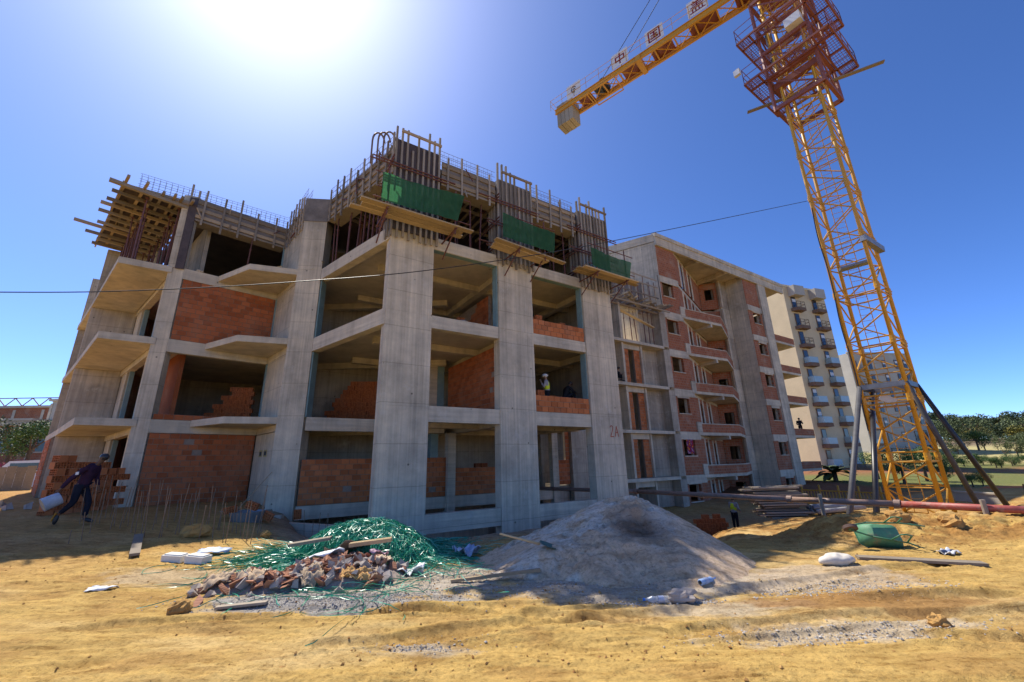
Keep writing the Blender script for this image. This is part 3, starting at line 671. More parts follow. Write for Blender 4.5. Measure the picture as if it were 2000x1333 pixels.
for s in np.arange(3.7, 14.0, .36):
    MB().fbox(s, s+.07, 12.9, 16.8, 10.86, 10.98).build('joist', M['woodg'], t)
for d in (13.2, 14.4, 15.8): MB().fbox(3.6, 14.0, d, d+.08, 10.72, 10.855).build('bearer', M['woodg'], t)
t = thing('slab_deck', 'timber joists under the roof slab left of the corner pillar form', 'timber deck', Lr+V2(1, 1, 10.6))
for k in np.arange(.02, 1, .075):
    q = Lr+le*k; MB().obox(q+V2(0, 0, 10.86), V2(.07, -.05), V2(2.1, 2.5), (0, 0, .12)).build('joist', M['woodg'], t)
for z, k in ((10.72, .5), (10.72, 1.6)): MB().obox(Lr+V2(.636, .772)*k+V2(0, 0, z), le, V2(.05, .06), (0, 0, .13)).build('bearer', M['woodg'], t)
MB().obox(Lr+V2(.9, .3, Z3+.01), le*.55, V2(.03, .04), (0, 0, .75)).build('leaning_sheet', M['ply'], t)
# the deck over the left balcony, its beams run out past the edge
t = thing('slab_deck', 'yellowish timber deck with beams jutting out over the left balconies', 'timber deck', V2(-16, 16, 10.8))
q0 = V2(-13.85, 15.6); out_ = V2(-15.62, 14.12)
MB().prism([(q0.x, q0.y), (out_.x, out_.y), (out_.x-7.2*.7716, out_.y+7.2*.636), (q0.x-7.2*.7716, q0.y+7.2*.636)], 11.15, 11.19).build('plywood_panel', M['ply'], t)
for i, k in enumerate(np.linspace(.12, 6.9, 11)):
    ov = [.42, .25, .3, .42, .4, .05, .3, 1.0, .55, .1, .2][i]
    a = q0+e*(k+random.uniform(-.1, .1))-eo*.1; b_ = a+eo*(2.35+ov)+e*random.uniform(-.12, .12)
    MB().bar(a+V2(0, 0, 10.92), b_+V2(0, 0, 10.94), .09 if i else .16, .13).build('bearer', M[random.choice(('woodg', 'wood'))], t)
for k in np.linspace(.1, 2.25, 8):
    for a, b_ in ((-.25, 2.2), (1.9, 4.4), (4.1, 7.1)):
        o = random.uniform(-.4, .4)
        if random.random() < .15: continue
        MB().bar(q0+eo*(k+random.uniform(-.06, .06))+e*(a+o)+V2(0, 0, 11.06), q0+eo*(k+random.uniform(-.06, .06))+e*(b_+o)+V2(0, 0, 11.06), .09, .11).build('joist', M[random.choice(('woodg', 'wood'))], t)
MB().bar(out_+V2(0, 0, 11.1)-e*.2, out_+e*7.2+V2(0, 0, 11.1), .05, .22).build('edge_board', M['wood'], t)
MB().bar(q0+V2(0, 0, 11.1)-e*.1+eo*.1, out_+V2(0, 0, 11.1), .05, .2).build('edge_board', M['wood'], t)
for kk, k in enumerate(np.linspace(.35, 6.8, 13)):
    for n_ in (.35, 1.35):
        q = q0+e*(k+random.uniform(-.2, .2))+eo*(n_+random.uniform(-.12, .12))
        prop(q.x, q.y, Z3+.01, 2.82, 'rusty props on the top left balcony', nth(13-kk)+' rusty prop from the left in the '+('inner' if n_ < 1 else 'outer')+' row under the jutting deck')
# bits lying on the third floor edge
for k in range(7):
    q = Ar+(W0-Ar)*random.uniform(.05, .75)+V2(.05, .1)
    single(MB().ball((q.x, q.y, Z3+.05), random.uniform(.05, .1), None, .06, 6, 4, .3), 'concrete_lump', M['concs'], 'small pale lump of concrete on the edge of the open dark bay', 'rubble', 'lumps on the third floor edge')
t = single(MB().bar(V2(-10.4, 15.9, Z3+.03), V2(-10.0, 16.3, Z3+.35), .1, .03), 'offcut_board', M['woody'], 'short yellow offcut leaning up on the highest small balcony', 'board')
t = single(MB().bar(V2(-10.6, 17.9, 9.6), V2(-8.0, 15.93, Z3+.35), .09, .05), 'diagonal_brace', M['woodg'], 'pale timber brace slanting from the inner corner down to the bare pillar', 'brace')
# ------------------------------------------------------------------ recessed stair bay
for z in (Z3, Z2, Z1, -1.2):
    MB().fbox(15.0, 25.79, 18.85, 24.0, z-.2, z).build('floor_slab', M['conch'], BL)
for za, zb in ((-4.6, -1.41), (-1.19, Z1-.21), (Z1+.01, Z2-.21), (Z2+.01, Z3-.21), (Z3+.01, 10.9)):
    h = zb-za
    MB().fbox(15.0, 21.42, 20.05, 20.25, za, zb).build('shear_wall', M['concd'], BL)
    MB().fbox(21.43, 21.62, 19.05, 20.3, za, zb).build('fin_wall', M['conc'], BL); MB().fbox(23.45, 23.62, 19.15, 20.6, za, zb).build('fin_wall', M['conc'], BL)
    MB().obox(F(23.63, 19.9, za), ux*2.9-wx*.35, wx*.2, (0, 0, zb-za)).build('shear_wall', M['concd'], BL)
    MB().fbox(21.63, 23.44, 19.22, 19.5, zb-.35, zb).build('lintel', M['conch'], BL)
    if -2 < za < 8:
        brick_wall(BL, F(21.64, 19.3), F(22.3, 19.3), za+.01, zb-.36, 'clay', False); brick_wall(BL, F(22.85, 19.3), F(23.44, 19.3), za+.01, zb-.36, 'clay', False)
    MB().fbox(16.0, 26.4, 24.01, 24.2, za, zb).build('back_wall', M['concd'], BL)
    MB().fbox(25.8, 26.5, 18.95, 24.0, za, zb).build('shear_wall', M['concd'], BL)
t = thing('slab_deck', 'tangled timber deck and boards over the recessed stair bay', 'timber deck', F(21, 19, 11))
for s in np.arange(14.6, 26.2, .42): MB().bar(F(s, 18.0-random.uniform(0, .4), 10.9+random.uniform(-.1, .12)), F(s+random.uniform(-.2, .2), 20.6, 10.95), .08, .11).build('joist', M['wood'], t)
for d in (18.4, 19.1, 19.8): MB().bar(F(14.4, d, 10.78), F(26.4, d, 10.76), .08, .12).build('bearer', M['woodg'], t)
for k in range(8):
    s = random.uniform(16, 24.5); MB().bar(F(s, 17.9+random.uniform(0, .8), 11.1+random.uniform(0, .2)), F(s+random.uniform(1, 2.4), 18.3+random.uniform(0, .6), 10.7+random.uniform(-.2, .5)), .2, .045).build('plank', M['woodg'], t)
for s in np.arange(15.5, 26, .7):
    MB().bar(F(s, 18.7, 11.0), F(s+random.uniform(-.2, .2), 18.7, 13.3+random.uniform(-.5, .6)), .06, .06).build('stud', M['woodg'], t)
    MB().tube(F(s+.3, 19.4, 11.0), F(s+.3+random.uniform(-.1, .1), 19.4, 13.6+random.uniform(-.4, .4)), .03, 6).build('pipe', M['prop'], t)
for z in (11.9, 12.8, 13.4): MB().bar(F(15.5, 18.62, z), F(25.6, 18.62, z-.1), .05, .1).build('board', M['woodg'], t)
MB().fbox(20, 26.2, 20.4, 20.6, 11.0, 13.9).build('plywood_sheet', M['plyg'], t)
for kk, s in enumerate(np.arange(21.8, 25.6, .5)):
    q = F(s, 19.2+random.uniform(0, .3)); prop(q.x, q.y, Z3, 2.65, 'props in the stair bay', nth(kk+1)+' thin rusty prop from the left on the top floor of the stair bay')
MB().bar(F(21.7, 19.2, 10.4), F(24.6, 18.7, 9.3), .25, .06).build('slanting_plank', M['woody'], t)
# ------------------------------------------------------------------ brick apartment shell to the right
mbk, t, b_ = newmat('distant_brickwork', .9, .15); p = pos(t)
dp = nd(t, 'ShaderNodeVectorMath', operation='DOT_PRODUCT'); t.links.new(p, dp.inputs[0]); dp.inputs[1].default_value = (.88, .60, 0)
sx = nd(t, 'ShaderNodeSeparateXYZ'); t.links.new(p, sx.inputs[0]); cx = nd(t, 'ShaderNodeCombineXYZ'); t.links.new(dp.outputs['Value'], cx.inputs[0]); t.links.new(sx.outputs[2], cx.inputs[1])
bt = nd(t, 'ShaderNodeTexBrick'); t.links.new(cx.outputs[0], bt.inputs['Vector']); bt.inputs['Scale'].default_value = 1
bt.inputs['Brick Width'].default_value = .31; bt.inputs['Row Height'].default_value = .205; bt.inputs['Mortar Size'].default_value = .014
bt.inputs['Color1'].default_value = (.40, .14, .065, 1); bt.inputs['Color2'].default_value = (.30, .10, .05, 1); bt.inputs['Mortar'].default_value = (.32, .22, .15, 1)
smear = ramp(t, noise(t, p, 1.1, 6, .65), [(.52, (0, 0, 0)), (.72, (.6, .6, .6))])
t.links.new(mix(t, smear, bt.outputs['Color'], (.40, .30, .22)), b_.inputs['Base Color']); bump(t, b_, bt.outputs['Fac'], -.4, .02)
M['brickfar'] = mbk
BB = thing('apartment_shell', 'six storey brick and concrete apartment shell with angled balconies behind the stair bay', 'building', F(35, 20, -4.2))
lv = [-4.3, -1.2, Z1, Z2, Z3, Z4, 14.25, 17.3]
def wallz(s0, d0, s1, d1, z0, z1, name, mat, th=.2):
    a, b_ = F(s0, d0, z0), F(s1, d1, z0); d = (b_-a); n = V2(-d.y, d.x).normalized()*th
    return MB().obox(a, d, n, (0, 0, z1-z0)).build(name, M[mat], BB)
def windowed(s0, s1, d, z0, z1, ws0, ws1, wz0, wz1, pane=True):
    wallz(s0, d, ws0-.004, d, z0, z1, 'wall', 'brickfar'); wallz(ws1+.004, d, s1, d, z0, z1, 'wall', 'brickfar')
    wallz(ws0, d, ws1, d, z0, wz0, 'wall', 'brickfar'); wallz(ws0, d, ws1, d, wz1, z1, 'wall', 'brickfar')
    f = MB().fbox(ws0-.06, ws1+.06, d-.05, d-.005, wz1, wz1+.22).build('window', M['conch'], BB)
    MB().fbox(ws0-.05, ws1+.05, d-.07, d+.2, wz0-.07, wz0-.002).build('sill', M['conch'], f)
    MB().fbox(ws1-.03, ws1+.01, d+.21, d+.4, wz0, wz1).build('jamb', M['conch'], f)
for i in range(7):
    z0, z1 = lv[i], lv[i+1]; top = i == 6; bandz = z1-.55
    if top: wallz(26.75, 19.2, 29.1, 19.2, z0+.02, z1, 'wall', 'brickfar')
    else: windowed(26.75, 29.1, 19.2, z0+.02, bandz, 27.04, 28.4, z0+1.36, z0+2.5)
    if not top: MB().fbox(26.72, 29.12, 19.12, 19.4, bandz+.004, z1+.016).build('floor_band', M['conch'], BB)
    # diagonal wall with tall door openings
    dd = V2(*(F(37.4, 22.4)-F(29.12, 19.22))[:2])
    P = lambda k: (29.12+(37.4-29.12)*k, 19.22+(22.4-19.22)*k)
    zt = z1-.45
    ks = [0, .16, .30, .48, .62, .86, 1]
    for j in range(6):
        a, b_ = P(ks[j]), P(ks[j+1])
        if j % 2 == 0 or j == 5: wallz(*a, *b_, z0, zt, 'wall', 'brickfar')
        else:
            wallz(*a, *b_, z0+2.35, zt, 'wall', 'brickfar')
    wallz(*P(0), *P(1), zt+.005, z1-.2, 'beam', 'conch', .24)
    for k in ks[1:5]: 
        a = P(k); MB().obox(F(a[0]-.09, a[1]-.03, z0), ux*.18, wx*.05, (0, 0, zt-z0)).build('render_strip', M['conch'], BB)
    for (sa, da, sb, db_, za_, zb_) in ((37.45, 22.4, 38.6, 21.1, z0, z0+1.0), (37.45, 22.4, 38.6, 21.1, z0+2.15, z1-.25), (37.45, 22.4, 37.75, 22.06, z0+1.0, z0+2.15), (38.3, 21.44, 38.6, 21.1, z0+1.0, z0+2.15)): wallz(sa, da, sb, db_, za_, zb_, 'wall', 'brickfar')
    MB().fbox(38.5, 43.4, 21.0+jog()*2, 21.8, z0-.0, z1-.004).build('pier', M['conc' if i % 2 else 'concd'], BB)
    # panel between pier and end column
    wallz(39.85, 20.97, 39.85, 19.25, z0, z1-.004, 'shear_wall', 'conc')
    if top: wallz(39.9, 19.2, 42.35, 19.2, z0+.02, z1, 'wall', 'brickfar')
    else: windowed(39.9, 42.35, 19.2, z0+.02, bandz, 40.7, 42.05, z0+1.3, z0+2.4)
    if not top: MB().fbox(39.84, 42.38, 19.12, 19.4, bandz+.004, z1+.016).build('floor_band', M['conch'], BB)
    MB().fbox(42.4, 43.85, 19.05+jog(), 19.6, z0, z1-.004).build('column', M['conc'], BB)
    wallz(43.9, 19.3, 48.5, 21.6, z0, z1-.2, 'wall', 'brickfar')
    MB().obox(F(44.6, 19.6, z0), (ux*4.6+wx*2.3)*.3, -wx*.03, (0, 0, 2.3)).build('door', M['glassdark'], BB)
    wallz(43.5, 24.9, 43.5, 19.62, z0, z1-.21, 'partition', 'concd')
    # balcony: slab, brick parapet with rendered edge
    if i > 0 and not top or i == 0:
        zf = z0 if i else z0-.0
        if i:
            MB().prism([(F(s, d).x, F(s, d).y) for s, d in ((28.95, 19.18), (34.1, 18.85), (38.9, 21.0), (37.4, 22.3), (29.2, 19.25))], zf-.22, zf).build('balcony_slab', M['conch'], BB)
        for (a, b_) in (((28.95, 19.16), (34.1, 18.83)), ((34.12, 18.84), (38.9, 20.98))):
            if i: 
                q = wallz(*a, *b_, zf+.005, zf+.62, 'parapet', 'brickfar', .15)
                A, B_ = F(*a, zf+.625), F(*b_, zf+.625); n = V2(-(B_-A).y, (B_-A).x).normalized()
                MB().obox(A-n*.03, B_-A, n*.2, (0, 0, .06)).build('coping', M['conch'], q)
                if a[0] < 29: MB().obox(F(28.9, 19.1, zf-.2), ux*.5-wx*.03, wx*.2, (0, 0, .95)).build('render_patch', M['conch'], q)
        for s, d in ((32.6, 18.95), ): MB().obox(F(s, d, zf-.5), wx*1.6, ux*.22, (0, 0, .28)).build('bracket_beam', M['conch'], BB)
        if i:
            MB().prism([(F(s, d).x, F(s, d).y) for s, d in ((43.86, 19.1), (47.9, 19.1), (48.5, 21.5), (43.9, 19.3))], zf-.22, zf).build('balcony_slab', M['conch'], BB)
            wallz(43.88, 19.08, 47.9, 19.08, zf+.005, zf+.62, 'parapet', 'brickfar', .15); wallz(47.9, 19.1, 48.3, 20.8, zf+.005, zf+.62, 'parapet', 'brickfar', .15)
            MB().fbox(47.6, 47.8, 19.4, 19.5, zf, z1-.25).build('post', M['conc'], BB) if False else None
    MB().fbox(38.3, 38.48, 20.75, 20.95, z0, z1-.23).build('post', M['conch'], BB)
for z in lv[1:-1]: MB().prism([(F(s, d).x, F(s, d).y) for s, d in ((26.9, 19.45), (29.0, 19.45), (37.3, 22.75), (38.6, 21.9), (43.3, 21.9), (43.8, 24.9), (27, 24.9))], z-.2, z-.02).build('floor_slab', M['concs'], BB)
# side wall, roof slab, fascia, soffit beams
side = V2(-.86, .51)
for i in range(7): MB().obox(F(26.7, 19.15, lv[i]), side*5.5, V2(.1, .17), (0, 0, lv[i+1]-lv[i]-.004)).build('shear_wall', M['conc'], BB)
rf = [F(26.65, 19.1), F(47.7, 19.1), F(49, 24), F(30, 32), F(26.65, 19.1)+side*6]
MB().prism([(p.x, p.y) for p in rf], 17.3, 17.55).build('roof', M['concs'], BB)
MB().fbox(26.66, 47.7, 19.0, 19.2, 16.95, 18.02).build('fascia', M['conch'], BB)
MB().fbox(26.6, 47.74, 18.93, 19.3, 17.72, 18.05).build('parapet_band', M['conc'], BB)
MB().obox(F(26.64, 19.1, 17.3), side*6, V2(.1, .17), (0, 0, .7)).build('fascia', M['conch'], BB)
for s, dz in ((32.5, 1.6), (37, 3.0), (43.7, .5)): MB().fbox(s, s+.25, 19.21, 19.2+dz, 16.9, 17.29).build('soffit_beam', M['conch'], BB)
MB().fbox(45, 49, 24, 24.2, -4.3, 17.3).build('back_wall', M['concd'], BB); MB().fbox(26.5, 46, 25, 25.2, -4.3, 17.3).build('back_wall', M['concd'], BB)
MB().fbox(30.9, 31.1, 20.0, 20.2, 14.3, 16.9).build('downpipe', M['grey'], BB)
o = MB().fbox(27.2, 27.95, 19.05, 19.08, lv[1]+1.5, lv[1]+2.5)
mcl, tt, bb = newmat('patterned_red_cloth', .9, .1); vor = nd(tt, 'ShaderNodeTexVoronoi'); vor.inputs['Scale'].default_value = 4.5; tt.links.new(pos(tt), vor.inputs['Vector'])
tt.links.new(ramp(tt, vor.outputs['Distance'], [(.15, (.75, .42, .05)), (.3, (.45, .02, .03)), (.6, (.12, .02, .10)), (.8, (.5, .25, .3))]), bb.inputs['Base Color'])
single(o, 'hanging_cloth', mcl, 'red and yellow patterned cloth hung in a lower window of the apartment shell', 'cloth')
# ------------------------------------------------------------------ tower crane
K = 1.2
FL, FR, RL, RR = [V2(a*K, b_*K) for a, b_ in ((13.5, 16), (14.27, 14.89), (14.61, 16.77), (15.39, 15.66))]
AX = (FL+FR+RL+RR)/4
CR = thing('tower_crane', 'yellow lattice tower crane with brown red climbing cage and concrete counterweight on its short arm', 'tower crane', (AX.x, AX.y, -4.3))
corners = [FL, FR, RR, RL]
ZB, ZT = -4.3, 31.0
for c in corners: MB().tube(c+V2(0, 0, ZB), c+V2(0, 0, ZT), .085, 10).build('mast_leg', M['yel'], CR, True)
joints = [-2.75, -.16, 2.33, 4.94, 7.57, 10.35, 13.21, 15.95, 18.55, 21.2, 23.85, 26.5, 29.1]
for j, z in enumerate(joints):
    for c in corners:
        mb = MB(); mb.tube(c+V2(0, 0, z-.16), c+V2(0, 0, z+.16), .115, 10)
        d = (AX-c).normalized()
        mb.obox(c+V2(-.1, -.1, z-.02), V2(.2, 0), V2(0, .2), (0, 0, .04))
        mb.build('leg_joint', M['yel'], CR)
    for i in range(4):
        a, b_ = corners[i], corners[(i+1) % 4]
        for dz in (-.2, .2): MB().tube(a+V2(0, 0, z+dz), b_+V2(0, 0, z+dz), .036, 6).build('crossbar', M['yel'], CR)
        if j < len(joints)-1:
            z2 = joints[j+1]; zm = (z+z2)/2
            l, r_ = (a, b_) if (i+j) % 2 else (b_, a)
            MB().tube(l+V2(0, 0, z+.22), r_+V2(0, 0, zm), .036, 6).build('diagonal', M['yel'], CR)
            MB().tube(r_+V2(0, 0, zm), l+V2(0, 0, z2-.22), .036, 6).build('diagonal', M['yel'], CR)
            MB().tube(l+V2(0, 0, zm+.06), r_+V2(0, 0, zm+.06), .028, 6).build('crossbar', M['yel'], CR) if (i+j) % 2 == 0 else None
    if j % 2 == 0: MB().tube(FL+V2(0, 0, z), RR+V2(0, 0, z), .03, 6).build('crossbar', M['yel'], CR)
lad = MB(); la = AX+V2(-.22, .15); lb = AX+V2(.12, -.1)
for p in (la, lb): lad.tube(p+V2(0, 0, ZB), p+V2(0, 0, 29), .018, 5)
for z in np.arange(ZB+.3, 29, .3): lad.tube(la+V2(0, 0, z), lb+V2(0, 0, z), .011, 4)
lad.build('ladder', M['yel'], CR)
cab_pts = [FL+V2(-.12-.05*math.sin(z*1.3), -.05, z) for z in np.arange(1, 13, .4)]
MB().path(cab_pts, .025, 5).build('power_cable', M['black'], CR)
# anchoring collar and four raking struts
for i in range(4):
    a, b_ = corners[i], corners[(i+1) % 4]; MB().bar(a+V2(0, 0, 2.95), b_+V2(0, 0, 2.95), .16, .22).build('collar_beam', M['black' if i % 2 else 'grey'], CR)
for c, foot, mt in ((FR, (19.1, 18.3, -2.4), 'dgrey'), (RR, (20.3, 18.3, -2.4), 'black'), (FL, (11.3, 15.4, -2.6), 'dgrey'), (RL, (12.8, 16.0, -2.6), 'black')):
    MB().tube(c+V2(0, 0, 3.0), foot, .1, 10).build('raking_strut', M[mt], CR, True)
# small things on the mast
MB().bar(FR+V2(-.1, -.1, 10.0), RR+V2(0.1, -.2, 9.75), .25, .3).build('floodlight', M['grey'], CR)
MB().bar(AX+V2(-.6, .2, 9.0), AX+V2(.5, -.4, 9.15), .5, .12).build('rest_platform', M['grey'], CR)
MB().bar(AX+V2(-.5, 0, 2.5), AX+V2(-.1, -.3, 2.2), .2, .3).build('cloth_bundle', M['white'], CR)
# climbing cage
cx_ = (FR-FL).normalized(); cy_ = (RL-FL).normalized()
def cg(a, b_, z): q = AX+cx_*a+cy_*b_; return V2(q.x, q.y, z)
hc = 1.22
for a in (-hc, hc):
    for b_ in (-hc, hc):
        MB().bar(cg(a, b_, 19.2), cg(a, b_, 27.6), .13, .13, up=(1, 0, 0)).build('cage_post', M['red'], CR)
lvls = [19.3, 21.4, 23.4, 25.4, 27.5]
for z in lvls:
    q = [cg(-hc, -hc, z), cg(hc, -hc, z), cg(hc, hc, z), cg(-hc, hc, z)]
    for i in range(4): MB().bar(q[i], q[(i+1) % 4], .17, .22).build('cage_beam', M['red'], CR)
for z0, z1 in zip(lvls[:-1], lvls[1:]):
    q0 = [(-hc, -hc), (hc, -hc), (hc, hc), (-hc, hc)]
    for i in range(4):
        a, b_ = q0[i], q0[(i+1) % 4]
        if random.random() < .5: a, b_ = b_, a
        MB().tube(cg(*a, z0), cg(*b_, z1), .05, 6).build('cage_brace', M['red'], CR)
def walkway(z, h0, h1, sides, name='walkway'):
    for i in sides:
        k = [(0, -1), (1, 0), (0, 1), (-1, 0)][i]; l = [(1, 0), (0, 1), (1, 0), (0, 1)][i]
        def at_(u, v, dz=0): return cg(k[0]*v+l[0]*u, k[1]*v+l[1]*u, z+dz)
        f = MB()
        for v in (h0, h1): f.bar(at_(-h1, v), at_(h1, v), .09, .12)
        for u in (-h1, 0, h1): f.bar(at_(u, h0), at_(u, h1), .08, .1)
        fr = f.build(name, M['red'], CR)
        gm = MB()
        for u in np.arange(-h1+.14, h1, .2): gm.tube(at_(u, h0, .05), at_(u, h1, .05), .014, 4)
        for v in np.linspace(h0+.15, h1-.1, 5): gm.tube(at_(-h1, v, .05), at_(h1, v, .05), .014, 4)
        gm.build('grating', M['red'], fr)
        rm = MB()
        for zz in (.55, 1.1): rm.tube(at_(-h1, h1, zz), at_(h1, h1, zz), .02, 5)
        for u in np.linspace(-h1, h1, 5): rm.tube(at_(u, h1, 0), at_(u, h1, 1.1), .02, 5)
        for u in (-h1, h1):
            for zz in (.55, 1.1): rm.tube(at_(u, h0, zz), at_(u, h1, zz), .02, 5)
        rm.build('railing', M['red'], fr)
walkway(21.45, 1.38, 2.15, (0, 1, 2, 3)); walkway(24.6, 1.38, 2.1, (0, 1, 2, 3))
for a in (-.35, .35): MB().tube(cg(-1.0, a, 22.2), cg(-1.0, a, 26.0), .09, 10).build('hydraulic_ram', M['grey'], CR)
MB().obox(cg(.3, -1.75, 23.55), cx_*.8, cy_*.5, (0, 0, .55)).build('control_box', M['white'], CR)
MB().bar(cg(-1.1, -.8, 21.0), cg(1.1, -.8, 21.0), .3, .4).build('jacking_beam', M['red'], CR)
jv = V2(.759, -.651); jq = V2(.651, .759)
MB().bar(AX+V2(-2.5, 1.5, 20.35), AX+V2(3.6, -1.35, 20.8), .22, .07).build('plank', M['woodg'], CR)
MB().obox(cg(-2.5, -2.45, 22.2), cx_*.35, cy_*.2, (0, 0, .4)).build('floodlight', M['white'], CR)
for z in (28.4, 29.0): MB().tube(AX+V2(0, 0, z-.2), AX+V2(0, 0, z+.3), 1.15, 20).build('slewing_ring', M['red'], CR)
MB().tube(AX+V2(0, 0, 29.2), AX+V2(0, 0, 33), .9, 4).build('tower_head', M['yel'], CR)
# counter jib
M['ballast'] = timber('weathered_concrete_ballast', (.34, .29, .21), .3)
JZ = 29.3; JW = .66; L0, L1 = -16.6, 2.0
def J(a, b_, z=0): q = AX+V2(0, 0, 0)+jv*a+jq*b_; return V2(q.x, q.y, JZ+z)
for b_, nm in ((-JW, 'jib_chord'), (JW, 'jib_chord')):
    mb = MB()
    for z in (0, .42): mb.bar(J(L0, b_, z), J(L1, b_, z), .17, .05)
    mb.bar(J(L0, b_, .21), J(L1, b_, .21), .03, .40); mb.build(nm, M['yel'], CR)
for i, a in enumerate(np.arange(L0+1.7, L1, 1.45)):
    MB().bar(J(a, -JW, .1), J(a, JW, .1), .1, .12).build('jib_crossbar', M['yel'], CR)
    if a+1.45 < L1+.2:
        MB().tube(J(a, -JW, .06), J(a+1.45, JW, .06), .04, 6).build('jib_brace', M['yel'], CR); MB().tube(J(a, JW, .04), J(a+1.45, -JW, .04), .04, 6).build('jib_brace', M['yel'], CR)
for a, b_ in ((-14.4, -13.2), (-10.4, -9.0), (-8.0, -6.4), (-5.2, -3.3), (-2.2, -.3)):
    MB().obox(J(a, -JW+.1, .25), jv*(b_-a), jq*(2*JW-.2), (0, 0, .03)).build('deck_plate', M['red'], CR)
MB().obox(J(-9.05, -JW-.12, -.12), jv*.35, jq*(2*JW+.24), (0, 0, .5)).build('jib_joint', M['yel'], CR)
# winch under a frame on the jib
wn = MB(); wn.tube(J(-12.1, -.45, .55), J(-12.1, .45, .55), .36, 14); wn.obox(J(-12.9, -.4, .2), jv*.6, jq*.8, (0, 0, .55)); wn.build('hoist_winch', M['black'], CR)
fr = MB()
for b_ in (-.95, .95): fr.bar(J(-13.2, b_, -.05), J(-10.9, b_, -.05), .07, .07)
for a in (-13.2, -10.9): fr.bar(J(a, -.95, -.05), J(a, .95, -.05), .07, .07)
fr.build('winch_frame', M['yel'], CR)
for k in range(4):
    a = L0+.12+k*.40
    MB().obox(J(a, -.60, -1.35+.03*(k%2)), jv*.37, jq*1.2, (0, 0, 2.2)).build('counterweight_block', M['ballast'], CR)
rl = MB()
for b_ in (-JW-.25, JW+.25):
    for a0, a1 in ((L0-.3, -.8),):
        for zz in (.55, 1.1): rl.tube(J(a0, b_, zz+.4), J(a1, b_, zz+.4), .018, 5)
        for a in np.arange(a0, a1, 1.2): rl.tube(J(a, b_, .4), J(a, b_, 1.5), .018, 5)
for zz in (.95, 1.5): rl.tube(J(L0-.3, -JW-.25, zz), J(L0-.3, JW+.25, zz), .018, 5)
rl.build('handrail', M['yel'], CR)
# sign boards on the far handrail
zhong = [(.18, .32, .82, .32), (.18, .70, .82, .70), (.18, .32, .18, .70), (.82, .32, .82, .70), (.5, .05, .5, .95)]
guo = [(.12, .06, .12, .94), (.88, .06, .88, .94), (.12, .94, .88, .94), (.12, .06, .88, .06), (.28, .76, .72, .76), (.3, .52, .7, .52), (.26, .25, .74, .25), (.5, .25, .5, .76), (.6, .42, .7, .33)]
gai = [(.3, .95, .38, .86), (.7, .95, .62, .86), (.2, .80, .8, .80), (.25, .66, .75, .66), (.12, .52, .88, .52), (.5, .52, .5, .84), (.2, .40, .8, .40), (.2, .40, .2, .08), (.8, .40, .8, .08), (.4, .40, .4, .08), (.6, .40, .6, .08), (.05, .08, .95, .08)]
swirl = [(.5+.22*math.cos(a)*(1-a*.02), .55+.24*math.sin(a)*(1-a*.02)) for a in np.linspace(.3, 5.6, 16)]
swirl = [(a[0], a[1], b_[0], b_[1]) for a, b_ in zip(swirl[:-1], swirl[1:])]+[(.35, .55, .62, .55), (.62, .55, .66, .42), (.38, .26, .62, .22)]
for a, strokes, mt in ((-15.2, swirl, 'wire'), (-10.9, zhong, 'signred'), (-8.1, guo, 'signred'), (-5.0, gai, 'signred')):
    S = 1.35; pb = -JW-.20
    sp_ = MB().obox(J(a, pb, .45), jv*S, jq*.04, (0, 0, S)).build('sign_board', M['white'], CR)
    mb = MB(); th = .10 if strokes is zhong or strokes is guo else (.075 if strokes is gai else .05)
    for x0, y0, x1, y1 in strokes:
        p, q = J(a+(.1+.8*x0)*S, pb-.010, .45+(.1+.8*y0)*S), J(a+(.1+.8*x1)*S, pb-.010, .45+(.1+.8*y1)*S); d = (q-p).normalized()*th*.4
        mb.bar(p-d, q+d, .015, th, up=(0, 0, 1)) if abs((q-p).normalized().z) < .9 else mb.bar(p-d, q+d, th, .015, up=jq)
    mb.build('lettering', M[mt], sp_)
# tie bars from the jib up to the tower head (out of frame)
for b_ in (-.55, .55):
    MB().tube(J(-12.2, b_, .45), J(-.6, b_*.4, 12.0), .028, 6).build('tie_bar', M['wire'], CR)
    MB().tube(J(-6.4, b_*.68+0, 6.4), J(-5.9, b_*.66, 6.9), .06, 6).build('turnbuckle', M['wire'], CR)
# ------------------------------------------------------------------ cable strung across the site
pts = []
for (x, y), Y in zip(((-160, 568), (0, 571), (200, 570), (400, 562), (600, 549), (830, 529), (1100, 489), (1350, 440), (1577, 393)), (8.2, 8.8, 9.6, 10.3, 11.0, 11.9, 13.7, 16.2, 19.1)): pts.append(ony(x, y, Y))
fine = []
for i in range(len(pts)-1):
    p0 = pts[max(0, i-1)]; p1, p2 = pts[i], pts[i+1]; p3 = pts[min(len(pts)-1, i+2)]
    for k in range(6):
        t_ = k/6; fine.append(.5*((2*p1)+(p2-p0)*t_+(2*p0-5*p1+4*p2-p3)*t_*t_+(3*p1-p0-3*p2+p3)*t_**3))
fine.append(pts[-1])
single(MB().path(fine, .014, 6), 'overhead_cable', M['wire'], 'black cable strung across the building front to the crane mast', 'cable', base=tuple(pts[4]))
